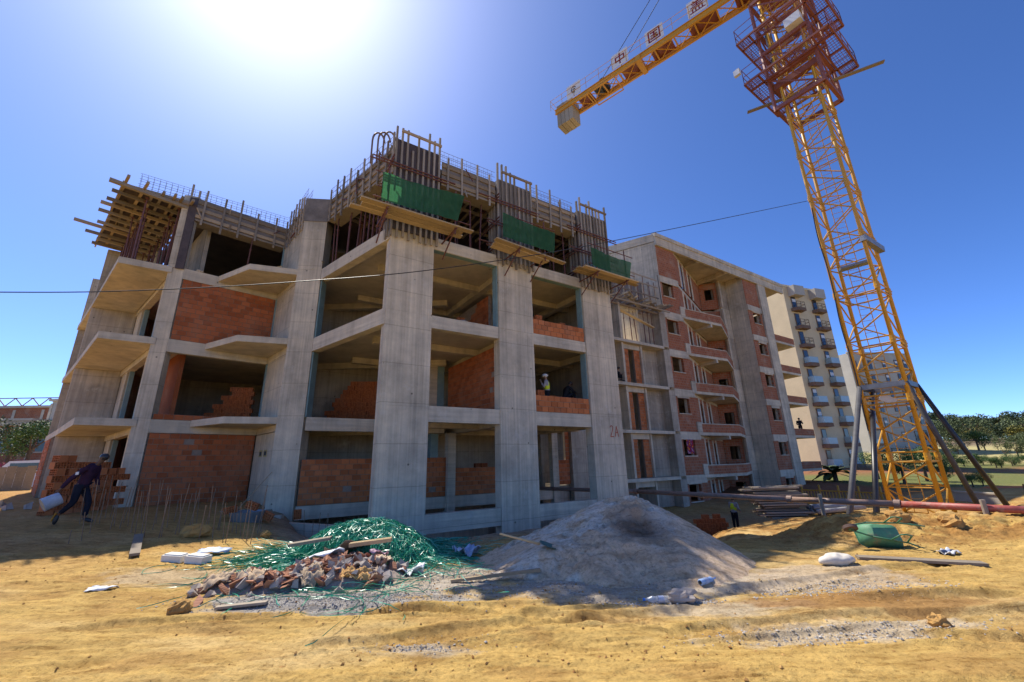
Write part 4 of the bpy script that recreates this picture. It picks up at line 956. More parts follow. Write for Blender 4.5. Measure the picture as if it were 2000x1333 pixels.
# ------------------------------------------------------------------ cream apartment towers behind
def tower(label, corner, tdir, ddir, width, depth, zb, zt, cols, floors, mat, topbox=True, glass_from=2):
    o = thing('apartment_tower', label, 'apartment block', corner+V2(0, 0, zb))
    td, dd = tdir.normalized(), ddir.normalized(); out = -dd
    c = V2(corner.x, corner.y)
    MB().obox(c+V2(0, 0, zb), td*width, dd*depth, (0, 0, zt-zb)).build('wall', M[mat], o)
    MB().obox(c+V2(0, 0, zt+.003)-td*.1+out*.1, td*(width+.2), dd*.4, (0, 0, .35)).build('parapet', M[mat], o)
    fh = (zt-zb-1.2)/floors
    for k, (u, bal) in enumerate(cols):
        for f in range(floors):
            z = zb+.6+f*fh+.15*k
            p = c+td*u+out*.02
            wf = MB().obox(p+V2(0, 0, z), td*1.0, out*.06, (0, 0, 2.1)).build('window', M['brown'], o)
            MB().obox(p+out*.065+td*.12+V2(0, 0, z+.1), td*.76, out*.02, (0, 0, 1.9)).build('pane', M['glassdark'], wf)
            if random.random() < .3: MB().obox(p+out*.087+td*.12+V2(0, 0, z+random.uniform(.9, 1.5)), td*.76, out*.012, (0, 0, .5)).build('blind', M['white'], wf)
            if bal:
                sl_ = MB().prism([tuple((p+td*a+out*b_)[:2]) for a, b_ in ((-.4, 0), (-.2, .95), (1.6, .95), (1.8, 0))], z-.55, z-.04).build('balcony', M['brown'], o)
                if f < floors-glass_from-1:
                    MB().obox(p+td*-.2+out*.9+V2(0, 0, z), td*1.8, out*.04, (0, 0, .85)).build('balustrade', M['glassteal'], sl_)
                    MB().obox(p+td*1.56+out*.1+V2(0, 0, z), td*.04, out*.8, (0, 0, .85)).build('balustrade', M['glassteal'], sl_); MB().obox(p+td*-.22+out*.1+V2(0, 0, z), td*.04, out*.8, (0, 0, .85)).build('balustrade', M['glassteal'], sl_)
                else:
                    mb = MB()
                    for zz in (.45, .9): mb.bar(p+td*-.2+out*.9+V2(0, 0, z+zz), p+td*1.56+out*.9+V2(0, 0, z+zz), .05); mb.bar(p+td*1.56+out*.1+V2(0, 0, z+zz), p+td*1.56+out*.9+V2(0, 0, z+zz), .05)
                    for a in (-.2, .7, 1.56): mb.bar(p+td*a+out*.9+V2(0, 0, z), p+td*a+out*.9+V2(0, 0, z+.9), .05, up=(1, 0, 0))
                    mb.build('balustrade', M['brown'], sl_)
        if bal and topbox:
            p = c+td*(u-.3)
            MB().obox(p+V2(0, 0, zt-1.6), td*2.2, out*1.1, (0, 0, 1.6)).build('rooftop_box', M['brown' if False else 'creamd'], o)
    return o
T1 = ony(1527, 560, 60)
tower('cream ten storey apartment tower with brown balconies right beside the brick shell', V2(T1.x, T1.y), V2(.94, .34), V2(-.34, .94), 9.2, 16, -5, T1.z, [(1.3, True), (6.0, True)], 10, 'cream')
T2 = ony(1655, 690, 92)
tower('greyer lower apartment block standing behind the crane mast', V2(T2.x, T2.y), V2(.98, .2), V2(-.2, .98), 17.5, 14, -5, T2.z, [(.8, True), (5.0, False), (9.0, False), (12.6, False), (15.2, False)], 8, 'creamd', False)
# ------------------------------------------------------------------ houses beyond the left side
def house(label, c, tdir, w_, dp, zb, zt, mat, wins, roof=None):
    o = thing('house', label, 'house', c+V2(0, 0, zb)); td = tdir.normalized(); dd = V2(-td.y, td.x)
    MB().obox(c+V2(0, 0, zb), td*w_, dd*dp, (0, 0, zt-zb)).build('wall', M[mat], o)
    for (u, z, ww, wh) in wins:
        wf = MB().obox(c+td*u-dd*.05+V2(0, 0, z), td*ww, dd*.04, (0, 0, wh)).build('window', M['glassdark'], o)
        MB().obox(c+td*(u-.1)-dd*.12+V2(0, 0, z-.15), td*(ww+.2), dd*.1, (0, 0, .12)).build('sill', M['concs'], wf)
    for u in np.arange(0, w_+.1, w_/3): MB().obox(c+td*(u-.2)-dd*.06+V2(0, 0, zb), td*.4, dd*.05, (0, 0, zt-zb-.3)).build('column', M['concs'], o)
    MB().obox(c-td*.3-dd*.3+V2(0, 0, zt), td*(w_+.6), dd*(dp+.6), (0, 0, .3)).build('roof_slab', M['concs'], o)
    if roof == 'tile':
        a = c-td*.4-dd*.4; mb = MB(); A, B_, C_, D_ = [a+V2(0, 0, zt+.31), a+td*(w_+.8)+V2(0, 0, zt+.31), a+td*(w_+.8)+dd*(dp+.8)+V2(0, 0, zt+.31), a+dd*(dp+.8)+V2(0, 0, zt+.31)]
        rh = .15*dp+.1; r0, r1 = (A+D_)/2+td*w_*.3+V2(0, 0, rh), (B_+C_)/2-td*w_*.3+V2(0, 0, rh)
        mb.add([A, B_, C_, D_, r0, r1], [(0, 1, 5, 4), (1, 2, 5), (2, 3, 4, 5), (3, 0, 4), (3, 2, 1, 0)]); mb.build('roof', M['clayd'], o)
    if roof == 'truss':
        mb = MB()
        for z in (.3, 1.5): mb.bar(c+V2(0, 0, zt+z), c+td*w_+V2(0, 0, zt+z), .12)
        n = 5
        for k in range(n):
            u0, u1, um = w_*k/n, w_*(k+1)/n, w_*(k+.5)/n
            mb.bar(c+td*u0+V2(0, 0, zt+.3), c+td*um+V2(0, 0, zt+1.5), .1); mb.bar(c+td*um+V2(0, 0, zt+1.5), c+td*u1+V2(0, 0, zt+.3), .1)
        mb.build('roof_truss', M['red'], o)
    return o
h1 = ony(-30, 905, 46); house('half built brick house with dark windows low on the left edge', V2(h1.x-3, 46), V2(1, .15), 9.6, 7, -1.5, ony(60, 830, 46).z, 'brickfar', [(7.0, 2.3, 1.6, 1.4), (3.2, 2.3, 1.6, 1.4), (6.6, -.4, 1.4, 1.3), (2.6, -.4, 1.4, 1.3)])
h2 = ony(-60, 900, 62); house('higher brick house with an open red roof truss on the left edge', V2(h2.x, 62), V2(1, .05), 12.4, 8, 0, ony(40, 797, 62).z, 'brickfar', [(9.6, 6.3, 2.2, 1.5), (5.2, 6.3, 1.6, 1.3)], 'truss')
h3 = ony(70, 900, 58); house('grey terraced house squeezed beside the left facade', V2(h3.x, 58), V2(1, -.1), 6, 8, -1, ony(80, 785, 58).z, 'creamd', [(1.2, 5.6, 1.4, 2.0), (1.2, 2.4, 1.4, 1.6), (3.8, 5.6, 1.2, 2.0)])
h4 = ony(-70, 900, 54); house('low house with a red tiled roof on the far left', V2(h4.x-2, 54), V2(1, .1), 8.2, 6, -1, ony(0, 822, 54).z, 'creamd', [(5, 2.5, 1.5, 1.2)])
# boarded site fence on the left
fn = thing('hoarding_fence', 'weathered grey board fence standing at the left edge', 'fence', (-24, 21, -1.2))
fa, fb = ony(-40, 955, 23), ony(60, 950, 24.5); fd = (fb-fa); fd.z = 0; L = fd.length; fd.normalize()
x = 0
while x < L: 
    MB().obox(V2(fa.x, fa.y, -1.5)+fd*x, fd*.34, V2(0, .03), (0, 0, 1.9+random.uniform(-.06, .06))).build('board', M['woodg'], fn); x += .37
for z in (-.9, 0): MB().obox(V2(fa.x, fa.y+.04, z), fd*L, V2(0, .05), (0, 0, .1)).build('rail', M['woodg'], fn)
# white van roof behind the fence
t = thing('parked_van', 'white van of which only roof and windows show above the board fence', 'van', (-26.6, 26.5, -1.1))
vm = MB()
prof = [(0, .35), (0, 1.1), (.5, 1.35), (1.2, 1.95), (4.1, 2.0), (4.3, 1.8), (4.35, .4)]
a = V2(ony(30, 905, 27).x-1.6, 27); n = len(prof)
for yy in (0, 1.8): vm.v += [(a.x+px, a.y+yy, -1.2+pz) for px, pz in prof]
vm.f += [tuple(range(n)), tuple(range(n, 2*n))[::-1]]+[(i, n+i, n+(i+1) % n, (i+1) % n) for i in range(n)]
vm.build('body', M['white'], t); MB().box(a.x+1.3, a.x+4.0, a.y-.012, a.y-.002, .15, .62).build('window', M['glassdark'], t)
for wx_ in (.9, 3.5): MB().tube((a.x+wx_, a.y-.02, -.87), (a.x+wx_, a.y+.2, -.87), .33, 16).build('wheel', M['black'], t)
# ------------------------------------------------------------------ trees and shrubs
def crown_mesh(name, mat, lobes, n, size, seed):
    rg = np.random.default_rng(seed); V, Fc = [], []
    for k in range(n):
        c, r_ = lobes[rg.integers(len(lobes))]
        d = rg.normal(size=3); d /= np.linalg.norm(d); rad = rg.uniform(.55, 1.05)
        p = np.array(c)+d*np.array(r_)*rad
        a = rg.normal(size=3); a /= np.linalg.norm(a); b_ = np.cross(a, d+.2*rg.normal(size=3)); b_ /= np.linalg.norm(b_)+1e-6
        s_ = size*rg.uniform(.6, 1.3); o = len(V)
        V += [p-a*s_, p+b_*s_*.6, p+a*s_, p-b_*s_*.6]; Fc.append((o, o+1, o+2, o+3))
    me = bpy.data.meshes.new(name); me.from_pydata([tuple(v) for v in V], [], Fc); me.materials.append(mat); return me
M['pine'] = leafmat('pine_foliage', (.05, .08, .032)); M['olive'] = leafmat('olive_foliage', (.085, .115, .045)); M['lime'] = leafmat('broom_foliage', (.16, .15, .025)); M['bush'] = leafmat('green_bush', (.065, .125, .03)); M['pink'] = leafmat('pink_blossom', (.35, .06, .12))
def lob(n, r, seed, flat=.7):
    rg = np.random.default_rng(seed); return [((rg.uniform(-.6, .6)*r, rg.uniform(-.6, .6)*r, .45*flat*r+rg.uniform(0, .9)*r*flat), (r*rg.uniform(.35, .6),)*2+(r*flat*rg.uniform(.3, .5),)) for _ in range(n)]
CRN = {k: [crown_mesh('crown', M[m_], lob(7, 1, s_, fl), int(nn*2.4), sz*.62, s_) for s_ in range(3)] for k, m_, fl, nn, sz in (('pine', 'pine', .65, 900, .085), ('olive', 'olive', .9, 800, .08), ('lime', 'lime', .75, 800, .08), ('bush', 'bush', .9, 1300, .06), ('slim', 'olive', 1.9, 500, .10), ('pink', 'pink', .8, 700, .07))}
bark = plain('bark', (.12, .085, .06), .9, .3, 6)
trk = MB(); trk.tube((0, 0, -1), (.05, .03, .5), .09, 7, .06)
for a in range(4): trk.tube((.05, .03, .45), (.45*math.cos(a*1.6), .45*math.sin(a*1.6), 1.0), .04, 5, .015)
TRK = trk.mesh('trunk', bark)
def tree(kind, x, y, r, h, label, group, cat='tree', name='tree'):
    z = g1(x, y); t = thing(name, label, cat, (x, y, z), group)
    tr = max(0.05, h-1.45*r*{'pine': .65, 'olive': .9, 'lime': .75, 'bush': .9, 'slim': 1.9, 'pink': .8}[kind])
    c = inst('crown', random.choice(CRN[kind]), (x, y, z+tr), (0, 0, random.uniform(0, 6)), t, (r, r, r*random.uniform(.9, 1.1)))
    k = inst('trunk', TRK, (x, y, z+tr*.9), (0, 0, random.uniform(0, 6)), t, (r, r, max(r, tr)))
    return t
random.seed(5)
def sx_(px, Y): return ony(px, 850, Y).x
for i in range(22):      # ridge line of pines
    px = 1770+i*16+random.uniform(-7, 7); Y = 172+random.uniform(-8, 14)
    tree('pine', sx_(px, Y), Y, random.uniform(4.5, 6.5), random.uniform(7.2, 10), nth(i+1)+' dark umbrella pine from the left along the top of the far ridge', 'pines on the ridge', name='pine_tree')
for i in range(34):
    px = 1765+i*11+random.uniform(-7, 7); Y = 128+random.uniform(-8, 26); k = random.choice(('olive', 'olive', 'pine', 'lime'))
    tree(k, sx_(px, Y), Y, random.uniform(3.5, 5.5), random.uniform(3.2, 4.6), {'olive': 'grey green bushy tree on the slope below the pine ridge', 'pine': 'dark low tree on the slope below the pine ridge', 'lime': 'yellow green broom bush on the slope below the pine ridge'}[k], 'scrub on the slope', name='scrub_tree')
for i, (px, py, r_, k) in enumerate(((1843, 912, 1.5, 'slim'), (1877, 905, 1.2, 'slim'), (1915, 898, 1.6, 'slim'), (1952, 900, 1.3, 'slim'), (1985, 905, 2.0, 'olive'), (1903, 905, 2.6, 'bush'), (1998, 897, 1.6, 'slim'), (1860, 920, 1.2, 'olive'), (1940, 905, 1.0, 'slim'), (1975, 915, 1.6, 'olive'))):
    Y = 74+i % 3*9
    tree(k, sx_(px, Y), Y, r_, r_*2.6 if k == 'slim' else r_*1.6, {'slim': 'slender young orchard tree in the dry field, '+nth(i+1)+' counted along the field', 'olive': 'rounded olive tree in the dry field, '+nth(i+1)+' counted along the field', 'bush': 'dark wide bush in the middle of the dry field'}[k], 'trees in the dry field', name='orchard_tree')
for i in range(16):
    px = 1800+i*14+random.uniform(-6, 6); Y = 58+random.uniform(-3, 5)
    tree('bush', sx_(px, Y), Y, random.uniform(.7, 1.2), random.uniform(.8, 1.4), nth(i+1)+' low hedge bush from the left between dry field and red soil', 'hedge bushes', 'bush', 'hedge_bush')
for i, (px, Y, r_, h) in enumerate(((1740, 38, 1.5, 2.6), (1785, 40, 1.7, 2.9), (1822, 36, 1.0, 1.7), (1695, 44, 1.3, 2.4), (1870, 33, .7, 1.1), (1888, 34, .6, .9))):
    tree('bush', sx_(px, Y), Y, r_, h, ['leafy green shrub behind the crane foot', 'tallest green shrub behind the crane legs', 'small green shrub at the right crane leg', 'green shrub at the foot of the cream tower', 'low green shrub against the pale garden wall', 'lowest green shrub right beside the pale garden wall'][i], 'shrubs behind the crane', 'shrub', 'shrub')
tree('olive', ony(20, 880, 36).x, 36, 2.2, 4.6, 'grey green tree in front of the half built houses', 'trees left of the building'); tree('bush', ony(62, 880, 31).x, 31, 1.9, 4.2, 'bright green tree touching the left facade', 'trees left of the building')
tree('pink', ony(28, 895, 30).x, 30, .9, 1.9, 'pink flowering bush above the board fence', None, 'bush', 'flowering_bush')
# palm by the cream tower
pt = thing('palm_tree', 'small dark palm between the brick shell and the cream tower', 'palm', (31.2, 42.5, -3.6)); 
MB().tube((31.2, 42.5, -5.5), (31.2, 42.5, -1.7), .25, 9, .2).build('trunk', bark, pt, True)
for k in range(26):
    a = k*2.4; el = random.uniform(-.1, 1.1); mb = MB(); pr = V2(31.2, 42.5, -1.7); L = 2.4; vs = []
    for j in range(6):
        u = j/5; c = V2(math.cos(a)*math.cos(el)*L*u, math.sin(a)*math.cos(el)*L*u, L*u*math.sin(el)-1.1*u*u); w_ = .38*math.sin(math.pi*(.12+.85*u)); sd2 = V2(-math.sin(a), math.cos(a))*w_
        vs += [pr+c-sd2-V2(0, 0, .1*w_), pr+c+sd2-V2(0, 0, .1*w_)]
    mb.add(vs, [(2*j, 2*j+1, 2*j+3, 2*j+2) for j in range(5)]); mb.build('frond', M['pine'], pt)
# garden wall and tiled shed behind the bank, yellow railing
gwA, gwB = ony(1866, 975, 24), ony(1962, 985, 22)
t = thing('garden_wall', 'low pale rendered wall behind the right bank', 'wall', (gwA.x, gwA.y, -3.5)); dv = (gwB-gwA); dv.z = 0
MB().obox(V2(gwA.x, gwA.y, -4.5), dv, V2(.15, .2), (0, 0, ony(1870, 962, 24).z+4.5)).build('wall', M['creamd'], t); MB().obox(V2(gwA.x-.04, gwA.y-.05, ony(1870, 962, 24).z+.003), dv, V2(.2, .3), (0, 0, .08)).build('coping', M['concs'], t)
house('small shed with terracotta roof at the right edge', V2(ony(1972, 990, 30).x, 30), V2(1, -.1), 4, 4, -5, ony(1985, 985, 30).z, 'creamd', [(1.2, -3.0, .8, .8)], 'tile')
t = thing('yellow_railing', 'yellow steel railing at the foot of the cream tower', 'railing', (19, 27, -4)); ra, rb = ony(1572, 985, 30), ony(1735, 990, 26)
for z in (-3.1, -2.25): MB().bar(V2(ra.x, ra.y, z), V2(rb.x, rb.y, z), .07).build('rail', M['yel'], t)
for k in np.linspace(0, 1, 26):
    q = ra*(1-k)+rb*k; MB().tube((q.x, q.y, -4.2), (q.x, q.y, -2.25 if int(k*25) % 6 else -1.9), .025 if int(k*25) % 6 else .06, 5).build('baluster', M['yel'], t)
# ------------------------------------------------------------------ heaps and loose stuff on the ground
random.seed(21)
def soil_mesh(name, X, Y, Z, col, mat=None):
    ny, nx = X.shape; me = bpy.data.meshes.new(name)
    i, j = np.meshgrid(np.arange(ny-1), np.arange(nx-1), indexing='ij'); q = np.stack([i*nx+j, i*nx+j+1, (i+1)*nx+j+1, (i+1)*nx+j], -1).reshape(-1, 4)
    me.from_pydata(np.stack([X, Y, Z], -1).reshape(-1, 3).tolist(), [], q.tolist()); me.polygons.foreach_set('use_smooth', [True]*len(q))
    a = me.color_attributes.new('soil', 'FLOAT_COLOR', 'POINT'); c4 = np.ones((nx*ny, 4)); c4[:, :3] = col.reshape(-1, 3); a.data.foreach_set('color', c4.ravel())
    me.materials.append(mat or M['soil']); return me
HX, HY, HZ = 2.2, 8.65, -.66
def heap_h(x, y):
    dx, dy = x-HX, y-HY
    kx = np.where(dx > 0, .60, .40); ky = np.where(dy < 0, .54, .62)
    r_ = np.sqrt((kx*dx)**2+(ky*dy)**2+.02)-.14
    h = HZ-r_
    h = h-.16*np.exp(-((x-2.15)/.38)**2-((y-7.75)/.30)**2)+.05*np.exp(-((x-2.3)/.5)**2-((y-8.12)/.16)**2)
    h = h+.16*np.exp(-((x-.35)/.55)**2-((y-7.35)/.35)**2)+.12*np.exp(-((x+.35)/.4)**2-((y-7.15)/.22)**2)
    n = (fbm(x*1.6, y*1.6, 201)-.5)*.20+(np.abs(fbm(x*4.5, y*4.5, 211)-.5))*-.20+(fbm(x*20, y*20, 221, 2)-.5)*.03
    chunky = sstep(.35, .6, fbm(x*.9, y*.9, 231))*(1-.75*sstep(HX+.3, HX+.7, x))
    return h+n*(.25+chunky)
xs = np.linspace(-2.3, 4.9, 330); ys = np.concatenate([np.linspace(6.1, 9.4, 230), np.linspace(9.45, 12, 50)]); X, Y = np.meshgrid(xs, ys)
Gd = gz(X, Y, False); H = heap_h(X, Y); Zz = np.maximum(H, Gd-.12)
n1 = fbm(X*1.5, Y*1.5, 241); n2 = fbm(X*5, Y*5, 251)
c = np.ones(X.shape+(3,))*np.array([.60, .455, .315])
def lay2(c, k, rgb): k = np.clip(k, 0, 1)[..., None]; return c*(1-k)+np.array(rgb)*k
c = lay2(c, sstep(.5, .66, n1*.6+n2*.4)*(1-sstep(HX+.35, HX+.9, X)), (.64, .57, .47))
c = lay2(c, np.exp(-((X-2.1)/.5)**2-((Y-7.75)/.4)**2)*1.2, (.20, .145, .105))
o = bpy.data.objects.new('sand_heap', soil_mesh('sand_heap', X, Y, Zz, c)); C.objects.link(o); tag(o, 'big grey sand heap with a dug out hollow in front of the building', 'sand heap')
def top(x, y): return max(float(heap_h(np.array([x]), np.array([y]))[0]) if -2.2 < x < 4.8 and 6.2 < y < 11.8 else -9, g1(x, y))
# loose stones: geometry, one mass each
def pebbles(name, spots, n, smin, smax, mat, seed):
    rg = np.random.default_rng(seed); V = []; Fc = []
    oct_ = np.array([(1, 0, 0), (-1, 0, 0), (0, 1, 0), (0, -1, 0), (0, 0, 1), (0, 0, -1)], float); fo = [(0, 2, 4), (2, 1, 4), (1, 3, 4), (3, 0, 4), (2, 0, 5), (1, 2, 5), (3, 1, 5), (0, 3, 5)]
    tot = sum(s_[4] for s_ in spots)
    for cx, cy, rx, ry, wgt in spots:
        k = int(n*wgt/tot); px = cx+rx*rg.normal(size=k)*.55; py = cy+ry*rg.normal(size=k)*.55; ok = py > 1.5; px, py = px[ok], py[ok]; zz = gz(px, py)
        for x, y, z in zip(px, py, zz):
            s_ = smin*(smax/smin)**(rg.random()**2.2); q = oct_*(s_*rg.uniform(.6, 1.3, (6, 1)))*np.array([1, rg.uniform(.6, 1), rg.uniform(.45, .8)]); a = rg.uniform(0, 6)
            ca, sa = math.cos(a), math.sin(a); b0 = len(V)
            for v in q: V.append((x+v[0]*ca-v[1]*sa, y+v[0]*sa+v[1]*ca, z+v[2]+s_*.2))
            Fc += [(f[0]+b0, f[1]+b0, f[2]+b0) for f in fo]
    me = bpy.data.meshes.new(name); me.from_pydata(V, [], Fc); me.materials.append(mat); o = bpy.data.objects.new(name, me); C.objects.link(o); o['kind'] = 'stuff'; return o
def stone(name, a, b_):
    m, t, b = newmat(name, .95, .1); t.links.new(ramp(t, rnd(t), [(0, a), (1, b_)]), b.inputs['Base Color']); return m
M['gravel'] = stone('grey_gravel', (.24, .22, .20), (.52, .48, .42)); M['ochrestone'] = stone('ochre_clods', (.30, .15, .05), (.50, .30, .11))
pebbles('gravel', [(-2.5, 6.35, 1.5, .4, 5), (1.3, 5.95, .45, .15, 1.2), (4.2, 6.3, 1.3, .3, 1.6), (3.3, 4.85, 1.3, .25, 1.2), (-.9, 7.4, 1.3, .5, 2), (2.2, 5.95, .3, .1, .8), (.5, 6.5, 2, .4, 1.2), (-1, 4.8, .5, .2, .4)], 11000, .006, .022, M['gravel'], 1)
pebbles('soil_clods', [(0, 6, 5, 1.8, 3), (-6, 8.3, 3, 1.5, 2), (9, 9.8, 3.2, 1.2, 4), (7, 9, 2, .8, 2), (-8, 10.5, 2, 1, 1.2), (1, 4.4, 2.5, .5, .7)], 3600, .005, .026, M['ochrestone'], 2)
# ------------------------------------------------------------------ green plastic strapping
M['strap'] = plain('green_strapping', (.015, .27, .15), .3, .45, 5, .55); M['strapl'] = plain('highlight_green_strapping', (.10, .42, .30), .3, .3, 5, .55)  # second, paler green paints highlights onto part of the ribbons
def dome(x, y):
    a = math.atan2(-.55, 1); u = (x+3.05)*math.cos(a)+(y-9.15)*math.sin(a); v = -(x+3.05)*math.sin(a)+(y-9.15)*math.cos(a)
    r2 = (u/1.75)**2+(v/.85)**2
    return .54*max(0, 1-r2)**.75
def ribbons(name, n, spread, mat, seed, w_=.0052, kind='stuff'):
    rg = np.random.default_rng(seed); V = []; Fc = []
    for _ in range(n):
        x, y, a = spread(rg); cur = rg.normal()*.13; L = int(rg.integers(9, 22)); lift = rg.uniform(0, .05); wob = rg.uniform(0, .10)*rg.random(); ph = rg.uniform(0, 6)
        prev = None
        for k in range(L):
            z = g1f(x, y)+dome(x, y)*rg.uniform(.93, 1.03)+lift+wob*(.5+.5*math.sin(ph+k*.9))
            tw = ph+k*.35; d = (math.cos(a), math.sin(a)); wx_, wy_, wz_ = -d[1]*w_*math.cos(tw), d[0]*w_*math.cos(tw), w_*math.sin(tw)
            V += [(x-wx_, y-wy_, z-wz_), (x+wx_, y+wy_, z+wz_)]
            if k: b0 = len(V)-4; Fc.append((b0, b0+1, b0+3, b0+2))
            x += d[0]*.11; y += d[1]*.11; a += cur+rg.normal()*.12
    me = bpy.data.meshes.new(name); me.from_pydata(V, [], Fc); me.materials.append(mat); o = bpy.data.objects.new(name, me); C.objects.link(o); o['kind'] = kind; return o
_gc = {}
def g1f(x, y):
    k = (round(x*8), round(y*8))
    if k not in _gc: _gc[k] = float(gz(np.array([x]), np.array([y]), False)[0])
    return _gc[k]
def on_dome(rg):
    a = math.atan2(-.55, 1); u, v = rg.normal()*.54, rg.normal()*.3
    return -3.05+u*math.cos(a)-v*math.sin(a)-.3*math.cos(rg.uniform(0, 6)), 9.15+u*math.sin(a)+v*math.cos(a), rg.uniform(0, 6.28)
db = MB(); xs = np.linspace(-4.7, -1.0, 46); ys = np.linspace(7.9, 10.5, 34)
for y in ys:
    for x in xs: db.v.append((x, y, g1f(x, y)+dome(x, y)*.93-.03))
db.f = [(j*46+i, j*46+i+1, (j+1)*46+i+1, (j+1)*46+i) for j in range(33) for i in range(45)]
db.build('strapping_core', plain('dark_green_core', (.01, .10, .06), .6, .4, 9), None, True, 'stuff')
ribbons('plastic_strapping', 3400, on_dome, M['strap'], 5); ribbons('plastic_strapping', 1300, on_dome, M['strapl'], 6)
def left_of(rg): return -4.5+rg.normal()*.75, 8.6+rg.normal()*.65, rg.uniform(-.9, .9)
ribbons('plastic_strapping', 130, left_of, M['strap'], 7); ribbons('plastic_strapping', 40, lambda rg: (-3.4+rg.normal()*.8, 7.2+rg.normal()*.3, rg.uniform(-.6, .6)), M['strap'], 8); ribbons('plastic_strapping', 14, lambda rg: (-2.7+rg.normal()*.4, 6.35+rg.normal()*.1, rg.uniform(-.3, .5)), M['strap'], 9)
# ------------------------------------------------------------------ rubble heap: every chunk its own
def rub(x, y): return .25*max(0, 1-((x+2.75)/1.0)**2-((y-7.45)/.62)**2)**.7+.16*max(0, 1-((x+3.9)/.9)**2-((y-7.0)/.42)**2)**.7
rb = MB(); xs = np.linspace(-5, -1.5, 60); ys = np.linspace(6.3, 8.3, 40)
for y in ys:
    for x in xs: rb.v.append((x, y, g1f(x, y)+rub(x, y)*(.8+.35*float(vnoise(np.array([x*7]), np.array([y*7]))[0]))-.03))
rb.f = [(j*60+i, j*60+i+1, (j+1)*60+i+1, (j+1)*60+i) for j in range(39) for i in range(59)]
rb.build('rubble_fines', plain('rubble_fines', (.34, .27, .22), .95, .45, 14, bmp=.5), None, True, 'stuff')
M['shard'] = clay('dusty_shard', (.36, .17, .10)); M['lump'] = concrete('mortar_lump', (.40, .35, .31), 'n', .5, .3); M['card'] = plain('paper_sack', (.42, .31, .20), .85, .3, 6)
def chunk(kind):
    mb = MB()
    if kind == 'shard': q_ = random.choice((.5, .7, 1, 1.3)); lx, ly, lz = random.uniform(.08, .2)*q_, random.uniform(.06, .14)*q_, random.uniform(.015, .04)
    else: q_ = random.choice((.5, .7, 1, 1.3)); lx, ly, lz = (random.uniform(.05, .13)*q_ for _ in range(3))
    mb.box(-lx/2, lx/2, -ly/2, ly/2, -lz/2, lz/2)
    mb.v = [(a+random.uniform(-.28, .28)*lx, b_+random.uniform(-.28, .28)*ly, c_+random.uniform(-.25, .25)*lz) for a, b_, c_ in mb.v]
    return mb.mesh(kind, M['shard'] if kind == 'shard' else M['lump'])
shards = [chunk('shard') for _ in range(10)]; lumps = [chunk('lump') for _ in range(10)]
for k in range(300):
    if k % 3: x, y = -2.75+random.gauss(0, .5), 7.4+random.gauss(0, .32)
    else: x, y = -3.9+random.gauss(0, .45), 7.0+random.gauss(0, .25)
    if rub(x, y) < .02 and random.random() < .7: continue
    sh = random.random() < .55; z = g1f(x, y)+rub(x, y)+.015
    o = inst('brick_shard' if sh else 'mortar_lump', random.choice(shards if sh else lumps), (x, y, z), (random.uniform(-.9, .9), random.uniform(-.9, .9), random.uniform(0, 6)))
    tag(o, 'broken orange brick shard in the rubble heap before the green strapping' if sh else 'grey lump of broken mortar in the rubble heap before the green strapping', 'rubble', 'brick shards in the rubble heap' if sh else 'mortar lumps in the rubble heap')
def sheet(name, cx, cy, lx, ly, rot, label, mat, cat, lift=.03, crump=.10, zf=None, group=None, n=9, tilt=0):
    mb = MB(); ca, sa = math.cos(rot), math.sin(rot); sd = random.uniform(0, 90)
    for j in range(n+1):
        for i in range(n+1):
            u, v = (i/n-.5)*lx, (j/n-.5)*ly; q = crump*(float(fbm(np.array([i*.45+sd]), np.array([j*.45]), 7, 3)[0])-.35)
            x, y = cx+u*ca-v*sa, cy+u*sa+v*ca; mb.v.append((x, y, (zf or top)(x, y)+lift+q+tilt*u))
    mb.f = [(j*(n+1)+i, j*(n+1)+i+1, (j+1)*(n+1)+i+1, (j+1)*(n+1)+i) for j in range(n) for i in range(n)]
    o = single(mb, name, mat, label, cat, group, True); md = o.modifiers.new('thick', 'SOLIDIFY'); md.thickness = .008; return o
rz = lambda x, y: g1f(x, y)+rub(x, y)
M['film'] = plain('white_plastic_film', (.62, .63, .64), .4, .15, 5, .4); M['bluefilm'] = plain('blue_print_film', (.35, .42, .55), .5, .4, 14); M['foam'] = plain('white_foam', (.70, .68, .62), .7, .12, 5)
for a in ((-4.45, 6.82, .4, .24, .2, 'curled brown paper sack at the left end of the rubble heap', M['card']), (-3.95, 6.85, .36, .26, -.3, 'crumpled tan paper sack in the front of the rubble heap', M['card']), (-3.1, 6.95, .3, .26, .6, 'standing torn sack beside a broken hollow block in the rubble', M['card']), (-2.45, 7.0, .45, .14, .05, 'flat torn sack with an orange patch along the front of the rubble', plain('orange_sack', (.46, .26, .09), .8, .4, 5)), (-2.2, 7.6, .24, .34, .1, 'upright cream sack at the right top of the rubble heap', plain('cream_sack', (.55, .42, .28), .8, .3, 6))):
    sheet('paper_sack', *a[:6], a[6], 'paper sack', .04, .17, rz, None, 14)
sheet('paper_sack', -3.05, 8.15, .75, .5, .35, 'dark brown folded sack on top of the boards behind the rubble', plain('brown_sack', (.20, .14, .10), .8, .3, 6), 'paper sack', .26, .18, rz, tilt=.2)
sheet('plastic_sheet', -3.3, 7.75, .7, .3, .2, 'grey white plastic sheet on the rubble heap', M['film'], 'plastic sheet', .1, .15, rz)
sheet('plastic_sheet', -2.35, 7.75, .3, .2, .4, 'pink and white printed wrapper on the rubble heap', plain('pink_wrap', (.5, .32, .38), .6, .5, 18), 'plastic sheet', .12, .12, rz)
sheet('plastic_sheet', -1.75, 7.55, .4, .25, 0, 'small white plastic bag at the right foot of the green strapping', M['film'], 'plastic bag', .05, .2)
